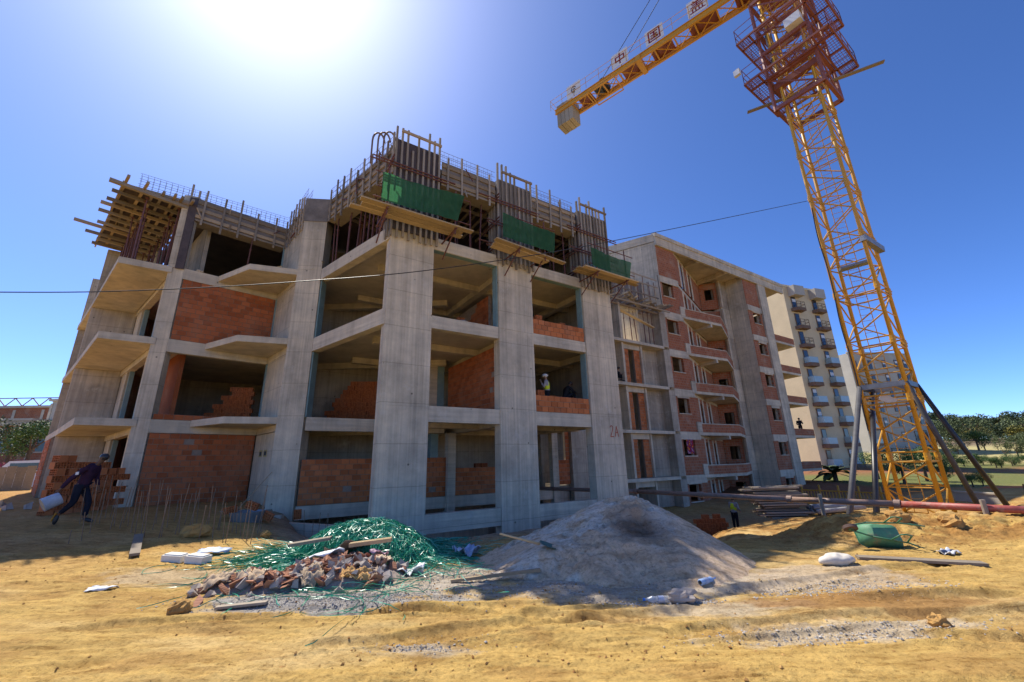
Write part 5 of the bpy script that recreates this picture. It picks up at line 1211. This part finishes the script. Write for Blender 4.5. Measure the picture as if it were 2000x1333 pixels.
sheet('plastic_sheet', -.95, 8.6, .45, .35, .5, 'blue grey plastic bag between the green strapping and the sand heap', M['bluefilm'], 'plastic bag', .08, .3)
sheet('plastic_sheet', -6.0, 9.0, .55, .28, .35, 'blue and white printed plastic sheet on the left ochre ground', M['bluefilm'], 'plastic sheet', .06, .1)
sheet('paper_scrap', -6.2, 6.9, .34, .2, .3, 'white paper scrap lying alone on the left ochre ground', M['film'], 'paper', .02, .06)
sk = MB(); sk.ball((0, 0, 0), .27, .16, .10, 26, 14)
sk.v = [(a*(1+.3*(float(vnoise(np.array([b_*9]), np.array([c_*9+a*5]))[0])-.5)), b_*(1+.3*(float(vnoise(np.array([a*8]), np.array([c_*8+3]))[0])-.5)), max(-.07, c_)+.09*(float(fbm(np.array([a*7+4]), np.array([b_*9]), 5, 3)[0])-.5)) for a, b_, c_ in sk.v]
o = single(sk, 'plastic_sack', plain('dusty_white_sack', (.60, .55, .47), .7, .2, 8), 'half filled white sack lying right of the sand heap', 'sack', None, True); o.location = (5.1, 7.35, g1(5.1, 7.35)-.03); o.rotation_euler = (0, 0, .1)
sheet('plastic_sheet', 7.6, 8.05, .3, .2, .3, 'small white scrap on the ground left of the tipped wheelbarrow', M['film'], 'paper', .03, .1)
for x, y, l in ((-5.85, 8.35, 'white foam block nearest the rubble heap'), (-6.35, 8.45, 'smaller white foam block left of its twin')):
    mb = MB(); mb.box(-.2, .2, -.1, .1, 0, .12); mb.box(-.17, .17, -.075, .075, .121, .14); o = single(mb, 'foam_block', M['foam'], l, 'foam block'); o.location = (x, y, g1(x, y)+.0); o.rotation_euler = (.05, .05, random.uniform(-.3, .5))
def plank(p, q, w_, h, label, mat=M['woodg'], cat='plank', name='plank', lift=.03):
    p = V2(p[0], p[1], top(*p[:2])+lift if len(p) == 2 else p[2]); q = V2(q[0], q[1], top(*q[:2])+lift if len(q) == 2 else q[2]); return single(MB().bar(p, q, w_, h), name, mat, label, cat)
plank((-7.3, 8.65), (-8.6, 10.2), .16, .045, 'short pale plank lying on the slope at the left', lift=.06)
plank((5.75, 7.75), (7.25, 7.15), .2, .04, 'long weathered board lying right of the white sack'); plank((-1.0, 6.95), (.35, 7.0), .05, .04, 'thin pale stick in front of the sand heap', M['wood'])
plank((-2.9, 7.85, -1.32), (-2.2, 7.95, -1.26), .16, .06, 'yellowish board end on top of the rubble heap', M['woody']); plank((-4.2, 8.35, -1.38), (-3.5, 8.5, -1.3), .22, .05, 'grey board behind the rubble heap'); plank((-4.9, 10.2), (-3.6, 10.35), .14, .05, 'yellow plank behind the green strapping', M['wood'], lift=.1)
plank((-3.9, 6.05), (-3.3, 6.15), .09, .03, 'small grey stick in front of the gravel', M['woodg'])
# clods of earth big enough to name
for x, y, r_, l in ((-7.6, 10.6, .28, 'large rounded ochre clod in front of the starter bars'), (-6.1, 10.9, .14, 'small ochre clod behind the printed plastic sheet'), (-4.3, 5.95, .13, 'ochre clod below the rubble heap'), (4.35, 4.95, .10, 'brown stone on the bare ground at the right'), (8.7, 10.2, .22, 'ochre clod right of the tipped wheelbarrow'), (9.6, 9.9, .24, 'ochre clod at the foot of the wooden post'), (12.0, 10.6, .2, 'ochre clod near the right end of the bank')):
    mb = MB(); mb.ball((0, 0, 0), r_, r_*.85, r_*.7, 12, 8, .22); me = mb.mesh('earth_clod', M['ochrestone'] if r_ > 9 else plain('ochre_clod', (.44, .25, .08), .95, .35, 8, bmp=.6)); o = inst('earth_clod', me, (x, y, g1(x, y)+r_*.35), (0, 0, random.uniform(0, 6))); tag(o, l, 'clod')
mb = MB(); mb.ball((0, 0, 0), .17, .12, .08, 12, 8, .3); o = single(mb, 'mortar_clump', M['gravel'] if False else M['lump'], 'rough grey mortar clump beside the lying bottle', 'stone'); o.location = (2.1, 5.95, g1(2.1, 5.95)-.01)
# ------------------------------------------------------------------ bottles, shovel, wheelbarrow
mbt, t_, b_ = newmat('clear_bottle_plastic', .12, .5); b_.inputs['Base Color'].default_value = (.75, .82, .92, 1); b_.inputs['Transmission Weight'].default_value = .6; b_.inputs['Alpha'].default_value = .75
def bottle(x, y, rot, tint, label):
    t = thing('water_bottle', label, 'bottle', (x, y, top(x, y)+.04)); mb = MB(); pr = [(0, .03), (.01, .042), (.18, .042), (.19, .036), (.24, .042), (.30, .016), (.33, .014)]; d = V2(math.cos(rot), math.sin(rot)); o = t.location.copy()
    for (a, r0), (b2, r1) in zip(pr[:-1], pr[1:]): mb.tube(o+d*a, o+d*b2, r0, 12, r1, False)
    mb.build('body', tint, t, True); MB().tube(o+d*.325, o+d*.35, .017, 10).build('cap', plain('blue_cap', (.05, .2, .6), .4, .1, 3), t); MB().tube(o+d*.09, o+d*.16, .0435, 12, None, False).build('label', plain('bottle_label', (.45, .5, .62), .5, .3, 30), t)
bottle(1.95, 5.98, math.pi*.98, mbt, 'clear plastic bottle with blue cap lying on the ochre ground'); bottle(2.55, 6.5, .55, plain('bluish_bottle', (.30, .42, .62), .2, .2, 9, .5), 'bluish crushed bottle lying against the foot of the sand heap')
bottle(7.45, 8.05, .1, plain('dark_bottle', (.05, .06, .10), .2, .2, 9, .5), 'dark bottle lying below the tipped wheelbarrow')
t = thing('shovel', 'shovel with pale wooden handle stuck in the left flank of the sand heap', 'shovel', (.3, 7.5, top(.3, 7.5)))
A_ = V2(.38, 7.42, top(.38, 7.42)+.06); B_ = V2(-.28, 7.62, -1.16)
MB().tube(A_, B_, .02, 8, .017).build('handle', M['woody'], t, True)
d = (A_-B_).normalized(); sdv = V2(-d.y, d.x).normalized(); mb = MB(); vs = []
for u, w_, dz in ((0, .03, .02), (.05, .12, .0), (.2, .13, -.015), (.28, .07, -.02)): vs += [A_+d*u-sdv*w_+V2(0, 0, dz+.03), A_+d*u+V2(0, 0, dz), A_+d*u+sdv*w_+V2(0, 0, dz+.03)]
mb.add(vs, [(3*i+k, 3*i+k+1, 3*i+k+4, 3*i+k+3) for i in range(3) for k in range(2)]); bo = mb.build('blade', plain('green_shovel_steel', (.05, .12, .10), .5, .3, 9, .4), t); bo.modifiers.new('t', 'SOLIDIFY').thickness = .004
# wheelbarrow: built upright, then tipped over
wb = thing('wheelbarrow', 'tipped over green wheelbarrow with its underside up on the earth bank', 'wheelbarrow', (0, 0, 0)); M['wbg'] = rustmix('wheelbarrow_green', (.10, .27, .15), (.24, .20, .12), .6, .6); M['wbf'] = rustmix('wheelbarrow_tube', (.06, .20, .10), (.14, .09, .05), .5, .5)
mb = MB(); lo = [(-.32, -.18), (.28, -.2), (.28, .2), (-.32, .18)]; hi = [(-.55, -.27), (.42, -.34), (.42, .34), (-.55, .27)]
def ring(pts, z, n=4):
    out = []
    for i in range(4):
        p, q = pts[i], pts[(i+1) % 4]
        for k in range(n): u = .12+.76*k/(n-1); out.append((p[0]*(1-u)+q[0]*u, p[1]*(1-u)+q[1]*u, z))
    return out
r0, r1, r2 = ring(lo, .0), ring(lo, .02), ring(hi, .30)
r0 = [(a*.9, b2*.9, c2) for a, b2, c2 in r0]; n = 16; mb.v = r0+r1+r2
mb.f = [tuple(range(n))[::-1]]+[(k*n+i, k*n+(i+1) % n, (k+1)*n+(i+1) % n, (k+1)*n+i) for k in range(2) for i in range(n)]
tub = mb.build('tub', M['wbg'], wb, True); tub.modifiers.new('t', 'SOLIDIFY').thickness = .006
mb = MB(); mb.path([V2(*r2[i]) for i in list(range(n))+[0]], .014, 6); mb.build('rim', M['wbf'], wb)
for s in (-1, 1):
    MB().path([V2(-.82, s*.06, -.02), V2(-.4, s*.17, -.03), V2(.35, s*.24, -.03), V2(.62, s*.28, .05), V2(1.05, s*.3, .12)], .018, 8).build('handle', M['wbf'], wb, True)
    MB().path([V2(.0, s*.2, -.03), V2(.03, s*.21, -.33), V2(.12, s*.21, -.37), V2(.27, s*.21, -.33), V2(.32, s*.23, -.03)], .016, 8).build('leg', M['wbf'], wb, True)
wh = MB(); wh.tube((-.82, -.035, -.02), (-.82, .035, -.02), .155, 20).build('wheel', plain('worn_tyre', (.13, .085, .07), .8, .3, 12), wb); MB().tube((-.82, -.05, -.02), (-.82, .05, -.02), .06, 12).build('hub', M['wbf'], wb)
wb.location = (7.05, 8.6, g1(7.05, 8.6)+.28); wb.scale = (.78, .78, .78); wb.rotation_euler = (R(-122), R(6), R(-6))
# ------------------------------------------------------------------ starter bars
bar_me = [MB().tube((0, 0, -.3), (random.uniform(-.03, .03), random.uniform(-.03, .03), h), .0085, 5).mesh('bar', M['rebar']) for h in (.6, .75, .9)]
def bar(x, y, h, label, group):
    o = inst('starter_bar', random.choice(bar_me), (x, y, g1(x, y)), (random.uniform(-.08, .08), random.uniform(-.10, .10), 0), None, (1, 1, h)); tag(o, label, 'rebar', group)
for i in range(46):
    px = 150+i*8+random.uniform(-3, 3); Y = 10.6+random.uniform(-.6, 1.9); q = ony(px, 1040, Y)
    bar(q.x, q.y, random.uniform(1.0, 1.4), nth(i+1)+' rusty starter bar from the left before the left brick bay', 'starter bars on the left')
for i in range(13):
    q = ony(598+i*11+random.uniform(-4, 4), 1035, 12.2+random.uniform(-.4, .5)); bar(q.x, q.y, random.uniform(.7, 1.0), nth(i+1)+' rusty starter bar from the left before the dark gap at the corner pillar', 'starter bars at the dark gap')
for px, py, Y in ((137, 1050, 9.6), (160, 1052, 9.8)): q = ony(px, py, Y); bar(q.x, q.y, .8 if px > 150 else .45, 'tallest starter bar just behind the walking man' if px > 150 else 'short slanting bar below the walking man', None)
# ------------------------------------------------------------------ loose bricks in stacks
def lay_brick(p, rz_, me, label, group, tilt=(0, 0)):
    o = inst('hollow_brick', me, p, (tilt[0], tilt[1], rz_)); return tag(o, label, 'brick', group)
sA, sB = V2(-13.6, 12.62), V2(-13.2, 14.65); sd = (sB-sA).normalized(); sn = V2(sd.y, -sd.x); ang = math.atan2(sd.y, sd.x)
z0 = -1.26
flat = [(k % 2 == 1) for k in range(14)]
z = z0; row = 0; ft = MB(); ft.box(-.15, .15, -.1, .1, 0, .19)
while row < 9:
    hgt = .19 if row % 2 == 0 else .205; x = random.uniform(0, .05); n_ = 7 if row < 7 else (5 if row == 7 else 2)
    for k in range(n_ if row % 2 else n_):
        p = sA+sd*(x+.15)+V2(0, 0, z)-sn*random.uniform(.08, .12)
        nm = nth(k+1)+' brick from the left, '+nth(row+1)+' course up, stack behind the walking man'
        if row % 2: lay_brick(p, ang, HB, nm, 'bricks in the stack behind the walking man')
        else: lay_brick(p, ang+math.pi/2, HB, nm, 'bricks in the stack behind the walking man')
        x += .305 if row % 2 else .21+.1*random.random()
        if x > 2.25 and row < 8: break
    z += .195; row += 1
def pile(cx, cy, z, ang, nx, nz, me, label, group, depth=2, slope=.0, seed=1):
    rg = random.Random(seed)
    for d in range(depth):
        for r_ in range(nz):
            for k in range(nx):
                if k < slope*r_+d*.6 or rg.random() < .06*(r_ == nz-1)*3: continue
                x = (k-nx/2)*.31+rg.uniform(-.02, .02)+(.1 if r_ % 2 else 0); y = d*.24+rg.uniform(-.04, .04)
                lay_brick((cx+x*math.cos(ang)-y*math.sin(ang), cy+x*math.sin(ang)+y*math.cos(ang), z+r_*.195), ang+rg.uniform(-.06, .06), me, nth(k+1)+' brick from the left, '+nth(r_+1)+' course up, '+label, group)
a45 = math.atan2(1, 1)
q = ony(445, 800, 18.9); pile(q.x, q.y, Z1+.01, .2, 7, 9, HB, 'dim stack inside the open left bay', 'bricks stacked inside the open left bay', 1, .45, 3)
q = ony(690, 800, 19.2); pile(q.x, q.y, Z1+.01, .1, 9, 10, HB, 'dim stack left of the corner pillar', 'bricks stacked left of the corner pillar', 1, .38, 4)
q = ony(1386, 1020, 21.5); pile(q.x, q.y, g1(q.x, q.y), .15, 6, 6, HB, 'stack near the workman', 'bricks stacked near the workman', 1, .25, 5)
q = F(9.9, 18.6); pile(q.x, q.y, ZG, .55, 4, 7, HBD, 'dusty stack on the ground floor', 'bricks stacked on the ground floor', 1, .2, 6)
for s, d, z, l in ((9.75, 13.1, 2.52, 'loose brick on the low brick wall left of the helmeted worker'), (9.8, 13.1, 5.67, 'loose brick on the higher low wall beside the middle pillar'), (11.3, 13.4, 5.67, 'loose brick in the middle of the higher low wall'), (11.55, 14.4, 2.4, 'loose brick beside the dark seated man'), (11.35, 14.4, 2.6, 'topmost brick of the few beside the dark seated man'), (6.95, 14.6, Z2+.55, 'loose brick on the second floor behind the white tub')):
    q = F(s, d, z); lay_brick(q, .55, HB, l, None)
for s, d, z in ((11.5, 14.45, 2.2), (11.3, 14.4, 2.2), (11.45, 14.4, 2.0), (11.2, 14.4, 2.0)): lay_brick(F(s, d, z), .55, HBD, 'lower brick of the small pile beside the dark seated man', 'bricks beside the dark seated man')
for (x, y, dz, l, tl) in ((-7.75, 12.9, .32, 'tilted brick on top of the grey mixing tub', .35), (-8.25, 12.8, .18, 'brick leaning on the left rim of the grey mixing tub', -.2), (-7.4, 13.1, .1, 'brick at the right side of the grey mixing tub', .5), (-7.3, 14.6, .35, 'brick standing at the foot of the bare pillar', 1.5)):
    lay_brick((x, y, g1(x, y)+dz), .2, HB, l, None, (0, tl))
mb = MB(); mb.tube((0, 0, 0), (0, 0, .34), .38, 16, .48, False); mb.tube((0, 0, .0), (0, 0, .02), .38, 16); o = single(mb, 'mixing_tub', M['grey'], 'round grey mixing tub with bricks in front of the bare pillar', 'tub'); o.location = (-7.85, 12.95, g1(-7.85, 12.95)-.08)
t = thing('broom', 'long handled broom leaning against the bare pillar', 'broom', (-9.2, 15.2, -1.4)); MB().tube((-9.55, 15.1, -1.38), (-8.85, 15.7, -.15), .014, 6).build('handle', M['wood'], t); MB().bar((-9.7, 15.0, -1.4), (-9.35, 15.1, -1.4), .06, .09).build('brush', M['black'], t)
for k in range(26):
    x, y = random.uniform(-12.6, -8.6), random.uniform(13.9, 15.3); single(MB().bar(V2(x, y, -1.42+random.uniform(0, .05)), V2(x+random.uniform(-.7, .9), y+random.uniform(-.2, .3), -1.40+random.uniform(0, .07)), random.uniform(.04, .14), .03), 'scrap_board', random.choice((M['woodg'], M['clayd'], M['wood'])), 'scrap board lying on the slab before the left brick bay', 'scrap wood', 'scrap boards on the slab')
for k in range(22):     # litter at the far left edge
    q = ony(random.uniform(-20, 70), random.uniform(960, 1000), 13); q = V2(q.x+random.uniform(-2.5, 0), 13+random.uniform(0, 5)); zz = g1(q.x, q.y)
    if k % 2: o = inst('mortar_lump', random.choice(lumps), (q.x, q.y, zz+.05), (random.random(), random.random(), random.random()*6), None, (2.2, 2.2, 2.2)); tag(o, 'grey lump in the litter strewn at the far left edge', 'rubble', 'lumps at the far left edge')
    else: single(MB().bar(V2(q.x, q.y, zz+.04), V2(q.x+random.uniform(-.9, .9), q.y+random.uniform(-.5, .5), zz+random.uniform(.05, .2)), .14, .03), 'scrap_board', M['woodg'], 'scrap board in the litter strewn at the far left edge', 'scrap wood', 'scrap boards at the far left edge')
# second floor tub, board
q = F(6.9, 14.3, Z2); mb = MB(); mb.tube(q, q+V2(0, 0, .42), .3, 16, .27); mb.tube(q+V2(0, 0, .42), q+V2(0, 0, .5), .27, 16, .2); single(mb, 'plastic_tub', plain('dirty_white_tub', (.40, .33, .28), .7, .3, 5), 'dirty white tub on the second floor beside the stepped brick partition', 'tub', None, True)
single(MB().bar(F(5.9, 14.0, Z2+.05), F(7.0, 14.5, Z2+.6), .2, .03), 'board', M['wood'], 'pale board leaning on the white tub on the second floor', 'board')
# ------------------------------------------------------------------ delivery pipe, supports, timber stack
pl = [V2(-.5, 23.5, -1.3), V2(5.2, 18.9, -1.33), V2(8.9, 14.35, -1.36), V2(10.5, 12.2, -1.34)]; pr_ = [V2(10.5, 12.2, -1.34), V2(12.3, 9.7, -1.33), V2(15.5, 5.3, -1.30)]
t = thing('delivery_pipe', 'long steel pipe, brown then red, running across the site above the earth bank', 'pipe', (8.9, 14.35, -1.4))
mp = rustmix('brown_pipe', (.26, .17, .13), (.15, .08, .05), .5, .5); mr = rustmix('red_pipe', (.38, .09, .07), (.34, .20, .16), .6, .5)
for a, b_ in zip(pl[:-1], pl[1:]): MB().tube(a, b_, .085, 14).build('pipe_section', mp, t, True)
for a, b_ in zip(pr_[:-1], pr_[1:]): MB().tube(a, b_, .085, 14).build('pipe_section', mr, t, True)
for c, d in ((pl[1], pl[2]-pl[1]), (pl[2], pl[2]-pl[1]), (pl[3], pl[3]-pl[2]), (pr_[1], pr_[1]-pr_[0]), (pl[1]*.5+pl[2]*.5, pl[2]-pl[1])):
    d = d.normalized(); MB().tube(c-d*.07, c+d*.07, .115, 14).build('coupling', mp, t)
for (a, b_), u, l in (((pr_[0], pr_[1]), .5, 'short thick wooden post under the red pipe'), ((pl[2], pl[3]), .3, 'thin wooden post behind the brown pipe')):
    c = a*(1-u)+b_*u; single(MB().tube((c.x-.02, c.y-.14, g1(c.x, c.y)-.5), (c.x-.03, c.y-.14, c.z+.2), .06, 9, .055), 'support_post', M['woodg'], l, 'post')
q0 = ony(1545, 1010, 20); gq = g1(q0.x, q0.y)
for r_ in range(13):
    for k in range(2):
        x = q0.x+random.uniform(-.15, .15)-.1*r_*.5; y = q0.y+k*.35+random.uniform(-.1, .1)
        single(MB().bar(V2(x-1.15+random.uniform(-.25, .25), y, gq+.05+r_*.105), V2(x+1.05+random.uniform(-.3, .4), y+random.uniform(-.2, .2), gq+.05+r_*.105+random.uniform(-.05, .05)), .28, .06), 'stacked_board', M['woodg'], 'weathered board in the untidy stack behind the brown pipe', 'board', 'boards in the stack behind the pipe')
for k in range(4): single(MB().tube(V2(q0.x+.9, q0.y-.5+k*.2, gq+.3+.14*(k % 2)), V2(q0.x+3.6, q0.y+.3+k*.25, gq+.35+.1*(k % 2)), .1, 10), 'grey_pipe', M['grey'] if k else plain('concrete_pipe', (.35, .34, .32), .8, .2, 5), 'grey pipe lying right of the untidy board stack', 'pipe', 'grey pipes beside the board stack', True)
o = sheet('plastic_sheet', 0, 0, 1, 1, 0, 'white plastic sheeting on the lowest balcony of the apartment shell', plain('grey_film', (.42, .40, .45), .5, .3, 4), 'plastic sheet', 0, .02, lambda x, y: 0)
o.data.transform(Matrix.Scale(1, 4)); o.location = F(32.2, 18.4, -3.55); o.rotation_euler = (math.pi/2, 0, math.atan2(ux.y, ux.x)); o.scale = (5.4, .7, 1)
# ------------------------------------------------------------------ people
def skin_obj(name, verts, edges, radii, mat, parent, root=0, sub=1):
    me = bpy.data.meshes.new(name); me.from_pydata([tuple(v) for v in verts], edges, []); me.materials.append(mat)
    o = bpy.data.objects.new(name, me); C.objects.link(o); o.parent = parent
    sm = o.modifiers.new('skin', 'SKIN'); sm.use_smooth_shade = True
    sv = me.skin_vertices[0] if me.skin_vertices else None
    if sv is None:
        bm = bmesh.new(); bm.from_mesh(me); bm.verts.layers.skin.verify(); bm.to_mesh(me); bm.free(); sv = me.skin_vertices[0]
    for i, r_ in enumerate(radii): sv.data[i].radius = (r_, r_) if not isinstance(r_, tuple) else r_; sv.data[i].use_root = (i == root)
    ss = o.modifiers.new('sub', 'SUBSURF'); ss.levels = sub; ss.render_levels = sub; return o
SKIN = plain('brown_skin', (.16, .085, .05), .6, .15, 6); SKIN2 = plain('tan_skin', (.33, .19, .12), .6, .15, 6)
def person(label, loc, yaw, P, shirt, trousers, skin=SKIN, hat=None, vest=None, shoes=M['black'], hair=M['black'], sleeve='long'):
    "P: joint positions in metres, x forward, y left, z up"
    t = thing('person', label, 'person', loc); t.rotation_euler = (0, 0, yaw)
    J_ = {k: Vector(v) for k, v in P.items()}
    pel, che, nec, hed = J_['pelvis'], J_['chest'], J_['neck'], J_['head']
    vs = [pel, (pel+che)/2, che, nec, nec+(hed-nec)*.45, hed, hed+(hed-nec).normalized()*.07]; rd = [.09, .08, .09, .055, .062, .088, .06]; ed = [(0, 1), (1, 2), (2, 3), (3, 4), (4, 5), (5, 6)]
    sh_v, sh_e, sh_r = [pel+V2(-.01, 0, -.10), (pel+che)/2, che, nec-(nec-che)*.25], [(0, 1), (1, 2), (2, 3)], [(.16, .14), (.15, .135), (.165, .14), .085]
    tr_v, tr_e, tr_r = [pel+V2(0.01, 0, .12)], [], [(.15, .115)]
    for s in ('l', 'r'):
        sg = 1 if s == 'l' else -1
        sho = J_.get('sh_'+s, che+V2(0, sg*.185, .06)); elb, wri = J_['el_'+s], J_['wr_'+s]; fd = (wri-elb).normalized()
        i = len(vs); vs += [sho, elb, wri, wri+fd*.06]; rd += [.052, .042, .030, (.036, .02)]; ed += [(2, i), (i, i+1), (i+1, i+2), (i+2, i+3)]
        pr = fd.orthogonal().normalized(); 
        for f_ in range(4):
            b0 = wri+fd*.09+pr*(.024*(f_-1.5)); j = len(vs); L_ = (.035, .042, .04, .03)[f_]; cu = fd.cross(pr)*.018
            vs += [b0, b0+fd*L_+cu*.6, b0+fd*L_*1.6+cu*1.8]; rd += [.010, .009, .008]; ed += [(i+3, j), (j, j+1), (j+1, j+2)]
        j = len(vs); vs += [wri+fd*.03+pr*.04, wri+fd*.07+pr*.058]; rd += [.011, .009]; ed += [(i+3, j), (j, j+1)]
        k = len(sh_v); se = wri-fd*.02 if sleeve == 'long' else elb*.7+sho*.3; sh_v += [sho, elb if sleeve == 'long' else (sho+se)/2, se]; sh_r += [.074, .058, .046] if sleeve == 'long' else [.074, .066, .06]; sh_e += [(2, k), (k, k+1), (k+1, k+2)]
        hip = pel+V2(0, sg*.09, -.06); kn, an = J_['kn_'+s], J_['an_'+s]
        k = len(vs); vs += [hip, kn, an]; rd += [.085, .055, .04]; ed += [(0, k), (k, k+1), (k+1, k+2)]
        k = len(tr_v); tr_v += [hip, kn, an+(kn-an).normalized()*.05]; tr_r += [.105, .075, .06]; tr_e += [(0, k), (k, k+1), (k+1, k+2)]
        toe = J_['to_'+s]; fo = MB(); fd2 = (toe-an).normalized(); fo.ball((0, 0, 0), .135, .05, .05, 10, 6); me = fo.mesh('shoe', shoes); q = fd2.to_track_quat('X', 'Z'); so_ = bpy.data.objects.new('shoe', me); C.objects.link(so_); so_.parent = t; so_.location = an*.45+toe*.55+V2(0, 0, .0); so_.rotation_euler = q.to_euler()
    skin_obj('body', vs, ed, rd, skin, t); skin_obj('shirt', sh_v, sh_e, sh_r, shirt, t); skin_obj('trousers', tr_v, tr_e, tr_r, trousers, t)
    up_ = (hed-nec).normalized(); fw = V2(1, 0, -.1)
    nb = MB(); nb.ball(hed+fw*.10+up_*-.0, .018, .014, .022, 6, 4); nb.build2 = None
    o = bpy.data.objects.new('nose', nb.mesh('nose', skin)); C.objects.link(o); o.parent = t
    for sg in (-1, 1):
        eb = MB(); eb.ball(hed+V2(0, sg*.09, -.005), .018, .01, .03, 6, 4); o = bpy.data.objects.new('ear', eb.mesh('ear', skin)); C.objects.link(o); o.parent = t
        eb = MB(); eb.ball(hed+fw*.085+V2(0, sg*.032, .03), .01, .012, .008, 6, 4); o = bpy.data.objects.new('eye', eb.mesh('eye', M['black'])); C.objects.link(o); o.parent = t
    hb = MB()
    if hat: hb.ball(hed+up_*.055, .128, .115, .085, 14, 8); hb.tube(hed+up_*.03, hed+up_*.042, .145, 16)
    else: hb.ball(hed+up_*.03-V2(.015, 0, 0), .103, .098, .095, 12, 8)
    o = bpy.data.objects.new('helmet' if hat else 'hair', hb.mesh('helmet' if hat else 'hair', hat or hair)); C.objects.link(o); o.parent = t; o.data.polygons.foreach_set('use_smooth', [True]*len(o.data.polygons))
    if vest: skin_obj('vest', [pel+V2(0, 0, .02), (pel+che)/2, che, che+(nec-che)*.6], [(0, 1), (1, 2), (2, 3)], [(.18, .14), (.175, .14), (.195, .145), .12], vest, t)
    return t
def cloth(n, c): return plain(n, c, .9, .2, 9, .1, bmp=.2)
VEST = plain('hi_vis_yellow', (.72, .80, .04), .7, .1, 9)
walk = dict(pelvis=(0, 0, .93), chest=(.16, 0, 1.33), neck=(.25, 0, 1.46), head=(.35, 0, 1.60), el_l=(.12, .27, 1.1), wr_l=(.22, .25, .86), el_r=(-.10, -.29, 1.08), wr_r=(-.24, -.31, .84), kn_l=(.18, .1, .50), an_l=(.16, .1, .09), to_l=(.34, .1, .03), kn_r=(-.03, -.1, .50), an_r=(-.30, -.1, .21), to_r=(-.32, -.1, .04))
mx, my = -11.35, 11.35
mz = g1(mx, my)+.0
man = person('man in dark purple clothes walking with a white bucket past the brick stack', (mx, my, mz), R(12), walk, cloth('dark_purple_shirt', (.045, .022, .045)), cloth('navy_trousers', (.02, .022, .035)))
o = bpy.data.objects.new('sole', MB().bar((-.375, -.1, .08), (-.315, -.1, .27), .1, .03).mesh('sole', plain('orange_sole', (.45, .22, .03), .7, .2, 5))); C.objects.link(o); o.parent = man
o = bpy.data.objects.new('sleeve_badge', MB().obox((.02, -.345, 1.18), (.07, 0, .01), (0, -.006, 0), (.0, 0, .07)).mesh('sleeve_badge', M['white'])); C.objects.link(o); o.parent = man
bw = man.matrix_basis @ Vector((-.30, -.40, .56)); t = thing('bucket', 'white paint bucket hanging from the walking man\'s hand', 'bucket', bw)
ax_ = Vector((-.25, -.42, -.25)).normalized(); c0 = bw-ax_*-.0
mb = MB(); mb.tube(c0-ax_*.16, c0+ax_*.16, .15, 18, .165, False); mb.tube(c0-ax_*.165, c0-ax_*.155, .15, 18); mb.build('body', plain('bluish_bucket', (.42, .45, .50), .5, .25, 7), t, True)
MB().tube(c0+ax_*.12, c0+ax_*.155, .155, 18).build('contents', plain('cement_residue', (.48, .40, .28), .9, .3, 14), t)
hp = man.matrix_basis @ Vector((-.27, -.32, .76)); MB().path([c0-ax_*.1+V2(-.14, 0, 0), hp, c0+ax_*.13+V2(.1, 0, .1)], .006, 5).build('handle', M['wire'], t)
stand = dict(pelvis=(0, 0, .95), chest=(.02, 0, 1.34), neck=(.03, 0, 1.48), head=(.06, 0, 1.61), el_l=(.12, .24, 1.12), wr_l=(.22, .12, 1.36), el_r=(.02, -.26, 1.12), wr_r=(.2, -.22, 1.02), kn_l=(.02, .1, .5), an_l=(0, .1, .09), to_l=(.16, .1, .04), kn_r=(.0, -.1, .5), an_r=(-.02, -.1, .09), to_r=(.14, -.1, .04))
sit = dict(pelvis=(0, 0, .28), chest=(.16, 0, .66), neck=(.26, 0, .78), head=(.34, 0, .90), el_l=(.36, .25, .52), wr_l=(.5, .14, .48), el_r=(.36, -.25, .52), wr_r=(.5, -.14, .48), kn_l=(.42, .14, .5), an_l=(.46, .12, .09), to_l=(.62, .12, .04), kn_r=(.42, -.14, .5), an_r=(.46, -.12, .09), to_r=(.62, -.12, .04))
grey_s = cloth('grey_shirt', (.36, .34, .34)); darkc = cloth('dark_clothes', (.02, .021, .025))
person('worker with white helmet and yellow vest standing behind the low brick wall', F(10.62, 13.75, Z1+.01), R(170), stand, grey_s, darkc, SKIN2, M['white'], VEST)
person('dark clothed man sitting beside bricks right of the helmeted worker', F(11.75, 14.0, Z1+.55), R(20), sit, darkc, darkc)
person('dark clothed man crouching on a slab edge of the recessed stair bay', F(20.7, 19.3, Z2+.01), R(-40), sit, darkc, darkc, SKIN2)
person('dark clothed man standing on the right end balcony of the apartment shell', F(46.3, 19.55, Z1+.01), R(-100), stand, darkc, darkc, SKIN2)
q = ony(1438, 1028, 23.5); person('workman in yellow sash vest and dark trousers beside the right brick stack', (q.x, q.y, g1(q.x, q.y)), R(35), stand, grey_s, cloth('black_trousers', (.02, .02, .025)), SKIN2, None, VEST)
